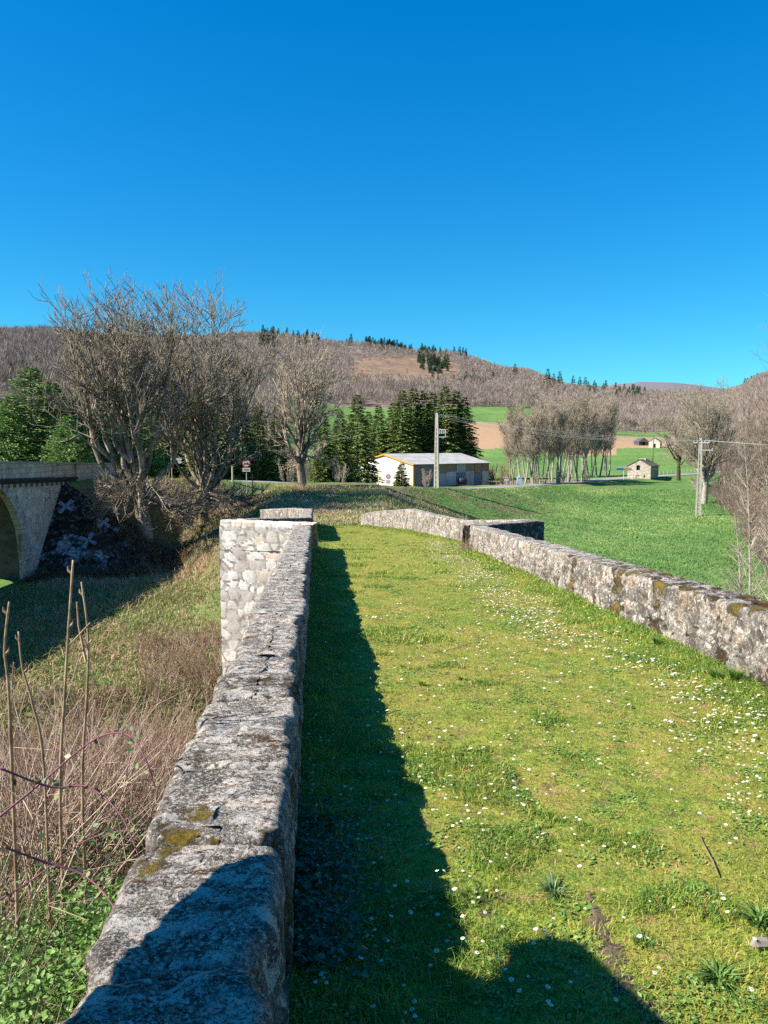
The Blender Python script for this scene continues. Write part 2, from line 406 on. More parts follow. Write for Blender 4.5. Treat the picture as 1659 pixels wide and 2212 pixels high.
if 0: dirt = NT('dirt', .95); dirt.col(dirt.mix(dirt.ramp(dirt.noise(1.6, 6, .7), [(.35, 0.), (.6, 1.)]), (.10, .12, .035), (.30, .215, .14))); dirt = dirt.m

# the river
rv = [(p[0], p[1], 0) for p in RIVER]
V = []
for i, p in enumerate(rv):
    a, b = Vector(rv[max(i - 1, 0)]), Vector(rv[min(i + 1, len(rv) - 1)]); d = (b - a).normalized()
    for s_ in (-5, 5): V.append((p[0] - d.y * s_, p[1] + d.x * s_, -7.35))
m = np.arange(len(V)).reshape(-1, 2)
wt = NT('river_water', .06, .5); wt.col((.035, .04, .035)); wt.bump(wt.noise(2.5, 3, .5, vec=wt.co((1, 1, 1))), .25, .05)
tag(link('river', npmesh('river', V, [np.stack([m[:-1, 0], m[:-1, 1], m[1:, 1], m[1:, 0]], -1)]), wt.m), 'shallow dark river', kind='structure')

# ================================================================ the old stone bridge
def stone_mat(name, dark=0.):
    t = NT(name, .92, .15)
    side = t.attr('side'); cell = t.attr('cell'); edge = t.attr('edge'); mo = t.attr('moss')
    fine = t.noise(70, 6, .8); med = t.noise(24, 8, .8); mid = t.noise(7.5, 7, .72); big = t.noise(2.1, 5, .65)
    # faces: rubble stones, some ochre, in worn mortar
    cc = t.ramp(cell, [(0., (.15, .135, .12)), (.25, (.26, .235, .21)), (.5, (.34, .30, .255)), (.72, (.40, .28, .185)), (.85, (.42, .355, .29)), (1., (.50, .47, .42))])
    mort = t.mix(t.ramp(mid, [(.42, 0.), (.58, 1.)]), (.15, .135, .12), (.30, .275, .25))
    cs = t.mix(edge, cc, mort)
    cs = t.mix(t.ramp(med, [(.44, .9), (.54, 0.)]), cs, (.09, .075, .062))
    cs = t.mix(t.ramp(t.noise(11, 7, .75, dist=.5), [(.57, 0.), (.61, .8)]), cs, (.62, .59, .55))
    # tops: speckled granite-like crust, pale lichen islands, grey smooth areas, moss in the cracks across the wall
    ct = t.mix(t.ramp(t.noise(34, 6, .75), [(.45, 0.), (.55, 1.)]), (.055, .046, .038), (.25, .215, .175))
    ct = t.mix(t.ramp(t.noise(5.5, 6, .65), [(.50, 0.), (.56, .7)]), ct, (.20, .18, .16))
    isl = t.ramp(t.noise(6.8, 7, .68, vec=t.co((.85, 1.35, 1)), dist=.5), [(.51, 0.), (.525, 1.)])
    ct = t.mix(isl, ct, t.mix(t.ramp(t.noise(40, 5, .7), [(.36, 0.), (.44, 1.)]), (.20, .18, .155), t.mix(t.ramp(t.noise(6, 5, .6), [(.45, 0.), (.55, 1.)]), (.45, .43, .40), (.58, .49, .41))))
    v_ = t.voro(26, vec=t.mix(.06, t.tc.outputs['Object'], t.noise(20, 3, .6, out=1)))
    ct = t.mix(t.math('MULTIPLY', t.ramp(v_, [(.20, 1.), (.27, 0.)]), t.ramp(t.noise(4, 4, .6), [(.46, 0.), (.52, .9)])), ct, (.62, .58, .51))
    ct = t.mix(t.ramp(t.noise(4.6, 7, .7, dist=.6), [(.54, 0.), (.56, .9)]), ct, t.mix(t.ramp(t.noise(50, 4, .7), [(.5, 0.), (.6, 1.)]), (.045, .04, .037), (.16, .145, .13)))
    ct = t.mix(t.ramp(t.noise(75, 4, .7), [(.55, 0.), (.58, .85)]), ct, (.55, .49, .42))
    ct = t.mix(t.ramp(t.noise(60, 5, .75, vec=t.co((1, 1.6, 1))), [(.41, .85), (.45, 0.)]), ct, (.04, .033, .028))
    crk = t.ramp(t.noise(5.8, 8, .72, vec=t.co((.5, 1.6, 1)), dist=.5), [(.585, 0.), (.605, .97)])
    ct = t.mix(crk, ct, t.mix(t.noise(30, 4, .7), (.045, .024, .012), (.12, .065, .025)))
    ct = t.mix(t.math('MULTIPLY', edge, .85), ct, (.03, .024, .018))
    topf = t.math('SUBTRACT', 1.0, t.math('MINIMUM', side, 1.0))
    c = t.mix(topf, cs, ct)
    c = t.mix(t.ramp(fine, [(.40, .8), (.46, 0.)]), c, (.055, .048, .042))
    c = t.mix(t.ramp(t.noise(95, 4, .7), [(.56, 0.), (.60, .7)]), c, (.52, .48, .43))
    # black crusts and damp streaks on the faces, widened by dark for shaded walls
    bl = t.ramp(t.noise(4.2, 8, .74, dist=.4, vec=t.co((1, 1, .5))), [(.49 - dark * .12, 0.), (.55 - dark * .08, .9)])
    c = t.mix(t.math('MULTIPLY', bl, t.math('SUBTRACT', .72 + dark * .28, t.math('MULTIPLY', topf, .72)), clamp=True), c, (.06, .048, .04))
    # pale lichen crusts, grey blue and cream
    l2 = t.ramp(t.noise(8.5, 8, .72, dist=.7), [(.575, 0.), (.60, 1.)]); l3 = t.ramp(t.noise(24, 4, .6), [(.62, 0.), (.66, 1.)])
    lc = t.mix(t.ramp(big, [(.45, 0.), (.55, 1.)]), (.48, .48, .45), (.64, .57, .49))
    c = t.mix(t.math('MULTIPLY', t.math('MAXIMUM', l2, l3), t.ramp(fine, [(.35, .4), (.5, .9)])), c, lc)
    # moss
    mn = t.ramp(t.math('ADD', t.noise(5.2, 8, .72, dist=.4), t.math('MULTIPLY', mo, .30)), [(.625, 0.), (.70, 1.)])
    mc = t.mix(t.ramp(t.math('ADD', t.noise(2.6, 4, .6), t.math('MULTIPLY', mo, .10)), [(.57, 0.), (.66, 1.)]), (.07, .042, .020), (.21, .15, .022))
    mc = t.mix(t.ramp(t.noise(80, 3, .7), [(.4, .6), (.6, 0.)]), mc, (.025, .018, .007))
    c = t.mix(mn, c, mc)
    t.col(c)
    h = t.math('ADD', t.math('MULTIPLY', fine, .5), t.math('ADD', t.math('MULTIPLY', med, .7), t.math('ADD', mid, t.math('MULTIPLY', mn, .7))))
    t.bump(h, .95, .028)
    return t.m
ST = stone_mat('weathered_stone'); STD = stone_mat('dark_weathered_stone', dark=1.)  # STD: darkened copy, shade put into the colour of refuge walls facing away
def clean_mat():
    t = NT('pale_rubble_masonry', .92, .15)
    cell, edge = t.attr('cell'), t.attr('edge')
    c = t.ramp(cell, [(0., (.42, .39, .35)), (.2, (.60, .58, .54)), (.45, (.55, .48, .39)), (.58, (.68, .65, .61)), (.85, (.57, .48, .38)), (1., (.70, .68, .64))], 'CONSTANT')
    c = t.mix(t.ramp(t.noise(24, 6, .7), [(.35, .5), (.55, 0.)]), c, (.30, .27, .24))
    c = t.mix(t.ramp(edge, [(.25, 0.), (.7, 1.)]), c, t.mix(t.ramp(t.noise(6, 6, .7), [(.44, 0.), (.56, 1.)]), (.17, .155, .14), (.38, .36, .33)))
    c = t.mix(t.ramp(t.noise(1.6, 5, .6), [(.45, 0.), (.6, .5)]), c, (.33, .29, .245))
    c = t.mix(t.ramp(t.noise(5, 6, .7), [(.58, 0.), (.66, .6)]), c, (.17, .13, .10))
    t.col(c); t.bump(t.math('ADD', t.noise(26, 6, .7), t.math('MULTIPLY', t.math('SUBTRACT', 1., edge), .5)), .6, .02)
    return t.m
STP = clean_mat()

def wall(name, pts, th, mat, parent, side=1, hin=None, hout=None, nin=22, nout=14, rnd=.055, seed=1, step=.013, relief=1., sc=.30, label=None, slab=.5, mossf=None):
    """pts: inner top edge (x, y, z). side +1: the outer face lies to the left of travel. hin/hout: bottom z as functions of (x, y)"""
    P = [Vector(p) for p in pts]; st = []; 
    for a, b in zip(P[:-1], P[1:]):
        L = (b - a).length; k = 0.
        while k < L:
            p = a.lerp(b, k / L); st.append((p, (b - a).normalized())); k += min(.22, max(.014, step * max(.9, p.length)))
    st.append((P[-1], (P[-1] - P[-2]).normalized()))
    n = len(st)
    B = np.array([tuple(p) for p, d in st]); D = np.array([tuple(d) for p, d in st]); D[:, 2] = 0
    ker = 5
    D = D / np.linalg.norm(D, axis=1)[:, None]
    N = np.stack([-D[:, 1], D[:, 0], 0 * D[:, 0]], -1) * side        # towards outside
    S_ = np.concatenate([[0], np.cumsum(np.linalg.norm(np.diff(B, axis=0), axis=1))])
    hi = np.array([hin(x, y) for x, y, z in B]); ho = np.array([hout(x, y) for x, y, z in B])
    prof = []                                                       # (kind, param)
    for k in range(nin): prof.append(('i', k / nin))
    for k in range(6): prof.append(('c', k / 6))
    nt_ = 26
    for k in range(nt_): prof.append(('t', k / nt_))
    for k in range(6): prof.append(('d', k / 6))
    for k in range(nout + 1): prof.append(('o', k / nout))
    m = len(prof); Pn = np.zeros((n, m, 3)); Nn = np.zeros((n, m, 3)); sidev = np.zeros((n, m))
    up = np.array([0, 0, 1.])
    for j, (k, q_) in enumerate(prof):
        if k == 'i':
            z = hi + (B[:, 2] - rnd - hi) * q_; p = B.copy(); p[:, 2] = z; nn = -N; sv = 1
        elif k == 'c':
            a = q_ * PI / 2; p = B + N * (rnd - rnd * math.cos(a)); p[:, 2] = B[:, 2] - rnd + rnd * math.sin(a); nn = -N * math.cos(a) + up * math.sin(a); sv = 1 - q_
        elif k == 't':
            p = B + N * (rnd + (th - 2 * rnd) * q_); nn = np.tile(up, (n, 1)); sv = 0
        elif k == 'd':
            a = q_ * PI / 2; p = B + N * (th - rnd + rnd * math.sin(a)); p[:, 2] = B[:, 2] - rnd + rnd * math.cos(a); nn = N * math.sin(a) + up * math.cos(a); sv = q_
        else:
            z = B[:, 2] - rnd + (ho - B[:, 2] + rnd) * q_; p = B + N * th; p[:, 2] = z; nn = N; sv = 1
        Pn[:, j] = p; Nn[:, j] = nn; sidev[:, j] = sv
    x, y, z = Pn[..., 0], Pn[..., 1], Pn[..., 2]
    # rubble relief on the faces
    wx = x + .06 * fbm(x * 3, y * 3, z * 3, seed=seed + 60, o=2); wy = y + .06 * fbm(x * 3, y * 3, z * 3, seed=seed + 61, o=2); wz = z + .06 * fbm(x * 3, y * 3, z * 3, seed=seed + 62, o=2)
    f1, f2, cid = voro(wx / sc, wy / sc, wz / (sc * .68), seed)
    e = np.clip((f2 - f1) / .22, 0, 1); edge = 1 - sstep(.15, .75, e)
    rf = (sstep(0, 1, e) - .6) * .022 * relief
    # coping slabs on top: joints across the wall
    rng = np.random.RandomState(seed); js = [0]
    while js[-1] < S_[-1] + 1: js.append(js[-1] + slab * rng.uniform(.55, 1.5))
    js = np.array(js); off = rng.uniform(-1, 1, (len(js) + 1, 4))
    ac = ((Pn - B[:, None, :]) * N[:, None, :]).sum(-1)
    sk = np.broadcast_to(S_[:, None], (n, m)) + .10 * (ac - th / 2) * np.sin(S_ * 2)[:, None] + .035 * fbm(x * 6, y * 6, z * 6, seed=seed + 5)
    ji = np.searchsorted(js, sk); dj = np.abs(js[np.clip(ji, 0, len(js) - 1)] - sk); dj = np.minimum(dj, np.abs(js[np.clip(ji - 1, 0, len(js) - 1)] - sk))
    topw = 1 - sidev; upw = np.maximum(topw, 1 - sstep(.10, .24, (B[:, None, 2] - z)))          # coping band
    jt = 1 - sstep(.003, .017, dj + .006 * fbm(x * 40, y * 40, z * 40, seed=seed + 15, o=2)); jr = 1 - sstep(.0, .09, dj)
    fb = fbm(x * 7, y * 7, z * 7, seed=seed + 8, o=5, g=.6)
    lo = fbm(x * 1.6, y * 1.6, z * 1.6, seed=seed + 9, o=3)
    disp = (1 - upw) * rf + .013 * fb + .014 * lo - upw * (.020 * jt + .007 * jr ** 2) + upw * off[ji % len(off), 0] * .004 + upw * .010 * fbm(x * 22, y * 22, z * 22, seed=seed + 13, o=3, g=.7)
    Pn = Pn + Nn * disp[..., None]
    latn = (off[ji % len(off), 1] * .016 + .022 * fbm(sk * 2.2, sk * 0 + seed, seed=seed + 12, o=4) + .034 * sstep(.18, .34, fbm(sk * 4.5, sk * 0 + seed * 3, seed=seed + 14, o=4)) + .012 * jr ** 2) * upw
    Pn = Pn + N[:, None, :] * (latn * np.where(ac < th / 2, 1, -1))[..., None]
    Pn[..., 2] += upw * (off[ji % len(off), 2] * .006 + (ac / th - .5) * off[ji % len(off), 3] * .012)
    edge = np.where(upw > .5, np.maximum(jt, 0), edge); cid = np.where(upw > .5, (off[ji % len(off), 0] + 1) / 2, cid)
    mo = (mossf(x, y, z, sidev) if mossf else 0) + .25 * upw * jr + .2 * (ac < .07) * topw
    V = Pn.reshape(-1, 3); ix = np.arange(n * m).reshape(n, m)
    q = np.stack([ix[:-1, :-1], ix[1:, :-1], ix[1:, 1:], ix[:-1, 1:]], -1).reshape(-1, 4)
    if side > 0: q = q[:, ::-1]
    nv = len(V); ctr = [V[:m].mean(0), V[-m:].mean(0)]
    V = np.concatenate([V, ctr]); t1 = np.stack([np.full(m - 1, nv), ix[0, 1:], ix[0, :-1]], -1); t2 = np.stack([np.full(m - 1, nv + 1), ix[-1, :-1], ix[-1, 1:]], -1)
    if side > 0: t1, t2 = t1[:, ::-1], t2[:, ::-1]
    ap = lambda a: np.concatenate([np.asarray(a + np.zeros((n, m)), float).ravel(), [1, 1]])
    me = npmesh(name, V, [q, np.concatenate([t1, t2])], True, {'cell': ap(cid), 'edge': ap(edge), 'side': ap(sidev), 'moss': ap(mo)})
    o = link(name, me, mat, parent)
    if label: o['label'] = label
    return o
bridge = empty('stone_bridge', (0, 0, 0))
tag(bridge, 'old stone footbridge with rough lichen covered parapets and grassy deck', 'bridge')
dz_ = lambda x, y: float(deckz(y)) - .12
LT = lambda Y: float(np.interp(Y, [-4, 0, 22, 28, 38], [.62, .56, -.58, -.95, -1.46]))
def mossL(x, y, z, s):
    m = .5 * np.exp(-((y - 4.35) / .22) ** 2) + .4 * np.exp(-((y - 2.35) / .35) ** 2) * (x < lx(y) - .25) + .25 * np.exp(-((y - 5.6) / .3) ** 2) + .3 * np.exp(-((y - 3.0) / .3) ** 2) * (x < lx(y) - .3)
    return m + .35 * (s > .9) * (x > lx(y) - .2) - .12
wall('parapet', [(lx(Y), Y, LT(Y)) for Y in (-2.5, 0, 4, 8, 12, 16, 19, 22)], .49, ST, bridge, 1, dz_, lambda x, y: min(-1.0, -.9 - .45 * y), nin=26, nout=16, seed=11, step=.0065, mossf=mossL, label='nearer left parapet with grey flat top partly in shade')
apL = (-5.0, 23.2, -.57)
wall('refuge_wall', [(lx(22) - .02, 22.15, -.585), apL], .45, STP, bridge, -1, lambda x, y: -8.5, lambda x, y: -1.5, nin=130, nout=8, seed=23, step=.0013, sc=.44, relief=.7, label='pale rubble refuge wall jutting left, lit by the sun')
wall('refuge_wall', [(apL[0] + .62, apL[1] + .55, -.6), (lx(27.6), 27.9, -.95)], .45, STD, bridge, 1, lambda x, y: -1.9, lambda x, y: -8, nin=14, nout=6, seed=24, step=.003)
wall('parapet', [(lx(Y), Y, LT(Y)) for Y in (27.9, 31, 34, 38)], .47, ST, bridge, 1, dz_, lambda x, y: -6, nin=18, nout=10, seed=31, step=.0035)
wall('wing_wall', [(lx(38) - .05, 38.1, -1.5), (-4.6, 40.5, -1.62), (-6.5, 42.5, -1.85)], .45, ST, bridge, 1, lambda x, y: -3.2, lambda x, y: -4, nin=14, nout=8, seed=33, step=.003)
def rtop(Y): return float(np.interp(Y, [-4, 0, 6.1, 22, 27.5, 31, 34, 37, 38.5], [.72, .62, .33, -.62, -1.02, -1.12, -1.15, -1.5, -1.8]))
def mossR(x, y, z, s):
    top = (1 - s); m = .35 * sstep(12.5, 10, y) * top + .5 * sstep(7.4, 6.4, y) * top * (x > 3.3)
    for yc, w in ((9.6, .35), (8.35, .22), (6.9, .2), (5.9, .25), (11.6, .2)):
        m = m + .42 * np.exp(-((y - yc + .25 * (z + .1)) / w) ** 2) * s
    return m + .22 * s * (z < deckz(y) + .2) - .02 + .10 * (1 - s)
wall('parapet', [(float(rx(Y)), Y, rtop(Y)) for Y in (-2, 2, 6, 10, 14, 18, 22)], .5, ST, bridge, -1, dz_, lambda x, y: min(-1.0, -.9 - .45 * y), nin=44, nout=8, seed=41, step=.0048, sc=.24, relief=1.5, slab=.42, mossf=mossR, label='long right parapet with mossy top running into the distance')
apR = (5.0, 23.9, -.66)
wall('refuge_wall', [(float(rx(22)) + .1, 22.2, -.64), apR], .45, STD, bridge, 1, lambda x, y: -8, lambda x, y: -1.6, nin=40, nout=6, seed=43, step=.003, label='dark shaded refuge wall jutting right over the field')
wall('refuge_wall', [(apR[0] - .6, apR[1] + .45, -.68), (float(rx(27.2)), 27.4, -1.0)], .45, ST, bridge, -1, lambda x, y: -1.9, lambda x, y: -8, nin=14, nout=6, seed=44, step=.003)
wall('parapet', [(float(rx(Y)), Y, rtop(Y)) for Y in (27.4, 29.5, 31.5, 34, 35.5, 37, 38.3)], .5, ST, bridge, -1, dz_, lambda x, y: -6, nin=20, nout=10, seed=45, step=.003, sc=.26, slab=.4, label='far right parapet curving in with a humped top')
# masonry body under the turf, with the ribs of its refuges
mb = MB()
ys2 = [-4, 3, 8, 13, 18, 22, 25, 28, 33, 38.2]
for a, b in zip(ys2[:-1], ys2[1:]):
    vs = []
    for Y_ in (a, b):
        for x_ in (lx(Y_) - .42, float(rx(Y_)) + .42):
            for z_ in (float(deckz(Y_)) - .14, -8.6): vs.append((x_, Y_, z_))
    mb.add(vs, [(0, 1, 5, 4), (2, 6, 7, 3), (0, 4, 6, 2), (1, 3, 7, 5), (0, 2, 3, 1), (4, 5, 7, 6)])
for ap_, y0, y1, fx in ((apL, 22.1, 27.7, lx), (apR, 22.1, 27.3, lambda q_: float(rx(q_)))):
    s_ = -1 if ap_[0] < 0 else 1
    tri = [(fx(y0), y0 + .12, deckz(22) - .2), (ap_[0] - s_ * .05, ap_[1] + .2, deckz(23.5) - .2), (fx(y1), y1, deckz(27) - .2)]
    vs = [(x_, y_, float(z_)) for x_, y_, z_ in tri] + [(x_, y_, -8.6) for x_, y_, z_ in tri]
    mb.add(vs, [(0, 1, 2), (5, 4, 3), (0, 3, 4, 1), (1, 4, 5, 2), (2, 5, 3, 0)])
mb.build('masonry_body', plain('masonry_body', (.30, .27, .23), .95, .3, 3), bridge)
# turf on the deck
Yd = np.concatenate([np.arange(-3, 4, .05), np.geomspace(4, 38.4, 330)]); k = np.linspace(0, 1, 90)
XX = (np.array([lx(v) for v in Yd]) - .06)[:, None] * (1 - k) + (rx(Yd) + .08)[:, None] * k
YY = Yd[:, None] + 0 * XX
def turf_h(x, y):
    dl, dr2 = x - (-.1 - .09 * y), rx(y) - x
    return deckz(y) + .018 * fbm(x * 5, y * 5, seed=70, o=4) + .03 * fbm(x * .7, y * .7, seed=71) + .05 * (1 - sstep(0, .35, np.minimum(dl, dr2)))
ZZ = turf_h(XX, YY); ix = np.arange(XX.size).reshape(XX.shape)
q = np.stack([ix[:-1, :-1], ix[:-1, 1:], ix[1:, 1:], ix[1:, :-1]], -1).reshape(-1, 4)
t = NT('moss_turf', .95, .1)
a_ = t.noise(1.3, 5, .62); b_ = t.noise(11, 6, .7); c_ = t.noise(45, 4, .7)
c = t.mix(t.ramp(b_, [(.38, 0.), (.6, 1.)]), (.12, .165, .025), (.26, .30, .05))
c = t.mix(t.ramp(a_, [(.44, 0.), (.62, .7)]), c, (.34, .27, .065))
c = t.mix(t.ramp(t.noise(6, 6, .7), [(.55, 0.), (.63, .8)]), c, (.36, .24, .10))
c = t.mix(t.ramp(t.noise(7.5, 6, .7, vec=t.co((1.1, .9, 1))), [(.56, 0.), (.64, .85)]), c, (.10, .19, .035))
c = t.mix(t.ramp(t.noise(3.7, 6, .7, dist=.3), [(.60, 0.), (.66, .8)]), c, (.13, .09, .055))
c = t.mix(t.ramp(c_, [(.34, .6), (.52, 0.)]), c, (.035, .045, .010))
t.col(c); t.bump(t.math('ADD', b_, c_), .9, .02)
tag(link('turf_ground', npmesh('turf_ground', np.stack([XX.ravel(), YY.ravel(), ZZ.ravel()], -1), [q], True), t.m), kind='structure')
for nm, tri in (('refuge_ground', [(lx(22) - .03, 22.1), apL[:2], (lx(28), 28)]), ('refuge_ground', [(2.4, 22.1), apR[:2], (2.6, 27.4)])):
    me = bpy.data.meshes.new(nm); me.from_pydata([(p[0], p[1], float(deckz(p[1])) - .05) for p in tri], [], [(0, 1, 2)]); tag(link(nm, me, t.m), kind='structure')
def segmesh(name, P0, P1, R0, R1, sides=4, tint=None):
    P0, P1 = np.asarray(P0, float), np.asarray(P1, float); n = len(P0); R0 = np.asarray(R0)[:, None]; R1 = np.asarray(R1)[:, None]
    d = P1 - P0; d /= np.maximum(np.linalg.norm(d, axis=1), 1e-6)[:, None]
    up = np.where(np.abs(d[:, 2:3]) < .9, [[0, 0, 1.]], [[1., 0, 0]]); a = np.cross(d, up); a /= np.linalg.norm(a, axis=1)[:, None]; b = np.cross(d, a)
    V = []
    for (P, R_) in ((P0, R0), (P1, R1)):
        for k in range(sides):
            t = 2 * PI * k / sides; V.append(P + (a * math.cos(t) + b * math.sin(t)) * R_)
    V = np.stack(V, 1).reshape(-1, 3); base = (np.arange(n) * 2 * sides)[:, None]
    q = np.concatenate([base + np.array([[k, (k + 1) % sides, sides + (k + 1) % sides, sides + k]]) for k in range(sides)])
    if tint is None: tint = np.random.RandomState(1).rand(n)
    return npmesh(name, V, [q], sides > 4, {'tint': np.repeat(tint, 2 * sides)})

# ================================================================ road viaduct on the left
VX = -21.5                                            # face towards the old bridge
ash = NT('ashlar_masonry', .9, .15)
br = ash.n('ShaderNodeTexBrick'); br.inputs['Scale'].default_value = 1.0; br.inputs['Mortar Size'].default_value = .012
br.inputs['Brick Width'].default_value = .8; br.inputs['Row Height'].default_value = .33; br.offset = .5
br.inputs['Color1'].default_value = (.50, .47, .43, 1); br.inputs['Color2'].default_value = (.37, .35, .325, 1); br.inputs['Mortar'].default_value = (.19, .18, .17, 1)
cb = ash.n('ShaderNodeCombineXYZ'); sp = ash.n('ShaderNodeSeparateXYZ'); ash.l(ash.tc.outputs['Object'], sp.inputs[0])
ash.l(sp.outputs[1], cb.inputs[0]); ash.l(sp.outputs[2], cb.inputs[1]); ash.l(cb.outputs[0], br.inputs['Vector'])
cA = ash.mix(ash.ramp(ash.noise(1.4, 7, .7, vec=ash.co((1, 1, .35))), [(.5, 0.), (.66, .75)]), br.outputs[0], (.12, .105, .095))
ash.col(cA); ash.bump(ash.math('ADD', ash.noise(9, 5, .7), br.outputs['Fac']), .5, .02); ash = ash.m
rub = NT('rubble_spandrel', .92, .15)
vv = rub.voro(2.1, vec=rub.co((1, 1, 1.4)), out='Color'); ve = rub.voro(2.1, vec=rub.co((1, 1, 1.4)), feat='DISTANCE_TO_EDGE')
cR = rub.mix(rub.ramp(vv, [(.2, 0.), (.8, 1.)]), (.42, .38, .34), (.58, .535, .48))
cR = rub.mix(rub.math('MULTIPLY', rub.ramp(ve, [(.02, 1.), (.05, 0.)]), rub.ramp(rub.noise(.8, 3), [(.5, .1), (.62, 1.)])), cR, (.10, .09, .085))
cR = rub.mix(rub.ramp(rub.noise(2.2, 6, .7), [(.5, 0.), (.7, .5)]), cR, (.20, .175, .16)); rub.col(cR); rub.bump(rub.noise(6, 5, .7), .5, .03); rub = rub.m
blk = plain('blackened_coping', (.055, .055, .06), .9, .35, 5)
via = empty('road_viaduct', (VX, 50, 0)); tag(via, 'arched stone road viaduct with solid parapet, shaded face towards us', 'bridge')
via.location = (0, 0, 0)
pt = lambda Y: float(np.interp(Y, [20, 42, 54, 62], [.95, .83, .46, .22]))   # parapet top falls with the road
def slab(mbx, x0, x1, y0, y1, zb, zt):
    """box whose bottom and top follow functions of Y"""
    n_ = 12
    for i in range(n_):
        a = y0 + (y1 - y0) * i / n_; b = y0 + (y1 - y0) * (i + 1) / n_
        vs = [(x_, y_, z_) for y_ in (a, b) for x_ in (x0, x1) for z_ in (zb(y_), zt(y_))]
        mbx.add(vs, [(0, 1, 3, 2), (4, 6, 7, 5), (0, 4, 5, 1), (2, 3, 7, 6)] + ([(0, 2, 6, 4), (1, 5, 7, 3)]))
# spandrel wall with arch opening, both faces
AC, AR, AZ = 40.6, 5.1, -5.2
for xf in (VX, VX - 6.9):
    mb = MB(); ytop = lambda y_: pt(y_) - 1.32
    ang = [PI * k / 40 for k in range(41)]
    arc = [(AC + AR * math.cos(a), AZ + AR * math.sin(a)) for a in ang]
    yL, yR = AC - AR, AC + AR
    def panel(p):   # p list of (y,z)
        vs = [(xf, y_, z_) for y_, z_ in p] + [(xf - .4, y_, z_) for y_, z_ in p]; n_ = len(p)
        mb.add(vs, [tuple(range(n_)), tuple(range(n_, 2 * n_))[::-1]] + [(k_, k_ + n_, (k_ + 1) % n_ + n_, (k_ + 1) % n_) for k_ in range(n_)])
    for (a, b) in zip(arc[:-1], arc[1:]): panel([(a[0], a[1]), (a[0], ytop(a[0])), (b[0], ytop(b[0])), (b[0], b[1])])
    panel([(yR, -8.5), (yR, ytop(yR)), (58, ytop(58)), (58, -8.5)])
    panel([(8, -8.5), (8, ytop(8)), (yL, ytop(yL)), (yL, -8.5)])
    mb.build('spandrel_wall', rub, via)
    mb = MB()                                                     # voussoir ring and jamb, a little proud
    for i in range(30):
        a0, a1 = PI * (i + .04) / 30, PI * (i + .96) / 30
        pp = [(AC + r_ * math.cos(a), AZ + r_ * math.sin(a)) for r_, a in ((AR - .02, a0), (AR + .75, a0), (AR + .75, a1), (AR - .02, a1))]
        vs = [(xf + (.03 if xf == VX else -.43), y_, z_) for y_, z_ in pp] + [(xf - (.35 if xf == VX else .05), y_, z_) for y_, z_ in pp]
        mb.add(vs, [(0, 1, 2, 3), (7, 6, 5, 4), (0, 4, 5, 1), (1, 5, 6, 2), (2, 6, 7, 3), (3, 7, 4, 0)])
    mb.build('arch_ring', ash, via)
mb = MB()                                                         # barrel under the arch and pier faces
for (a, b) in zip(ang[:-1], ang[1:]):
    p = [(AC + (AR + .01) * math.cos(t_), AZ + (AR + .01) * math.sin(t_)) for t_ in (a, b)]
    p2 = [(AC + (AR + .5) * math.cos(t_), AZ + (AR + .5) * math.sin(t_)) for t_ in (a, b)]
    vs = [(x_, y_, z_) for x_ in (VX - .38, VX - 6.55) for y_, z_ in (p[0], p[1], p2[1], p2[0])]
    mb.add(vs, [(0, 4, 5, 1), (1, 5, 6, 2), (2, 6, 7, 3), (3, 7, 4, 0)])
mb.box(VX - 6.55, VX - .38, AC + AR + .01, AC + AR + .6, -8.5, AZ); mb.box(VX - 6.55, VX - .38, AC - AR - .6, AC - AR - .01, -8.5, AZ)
mb.build('arch_barrel', plain('damp_vault_stone', (.15, .145, .14), .95, .3, 2), via)  # stone darkened to stand in for the shade inside the arch
mb = MB(); slab(mb, VX - 6.9, VX - .42, 8, 57.5, lambda y_: pt(y_) - 1.45, lambda y_: pt(y_) - 1.02); mb.build('deck', asph, via)
for sgn, x0 in ((1, VX), (-1, VX - 6.9)):
    mb = MB()
    if sgn > 0: slab(mb, x0 - .33, x0 + .06, 8, 53.4, lambda y_: pt(y_) - 1.0, lambda y_: pt(y_) - .125)
    else: slab(mb, x0 - .06, x0 + .33, 8, 53.4, lambda y_: pt(y_) - 1.0, lambda y_: pt(y_) - .125)
    mb.build('parapet', ash, via)
    mb = MB()
    if sgn > 0: slab(mb, x0 - .38, x0 + .12, 8, 61.5, lambda y_: pt(y_) - .122, lambda y_: pt(y_))
    else: slab(mb, x0 - .12, x0 + .38, 8, 61.5, lambda y_: pt(y_) - .122, lambda y_: pt(y_))
    mb.build('parapet_coping', plain('coping_stone', (.42, .39, .35), .9, .3, 4), via)
    mb = MB()
    if sgn > 0:
        for zz, o_ in ((-1.16, .20), (-1.30, .10)): slab(mb, x0 - .3, x0 + o_, 8, 53.6, lambda y_, z_=zz: pt(y_) + z_, lambda y_, z_=zz: pt(y_) + z_ + .157)
        mb.build('cornice', blk, via)
        mb = MB(); mb.box(.02, .17, 0, .26, -1.52, -1.31); cb0 = mb.build('corbel', ash, via)
        for k in range(36):
            yy = 28 + k * .72; c_ = cb0 if k == 0 else cb0.copy()
            if k: C.objects.link(c_)
            c_.location = (x0, yy, pt(yy))
        mb = MB(); mb.box(x0 - .45, x0 + .16, 53.42, 54.3, -2.2, pt(54) - .124); mb.build('end_pilaster', ash, via)
        mb = MB(); slab(mb, x0 - .34, x0 + .07, 54.31, 61.4, lambda y_: -3.6, lambda y_: pt(y_) - .125); mb.build('approach_wall', ash, via)
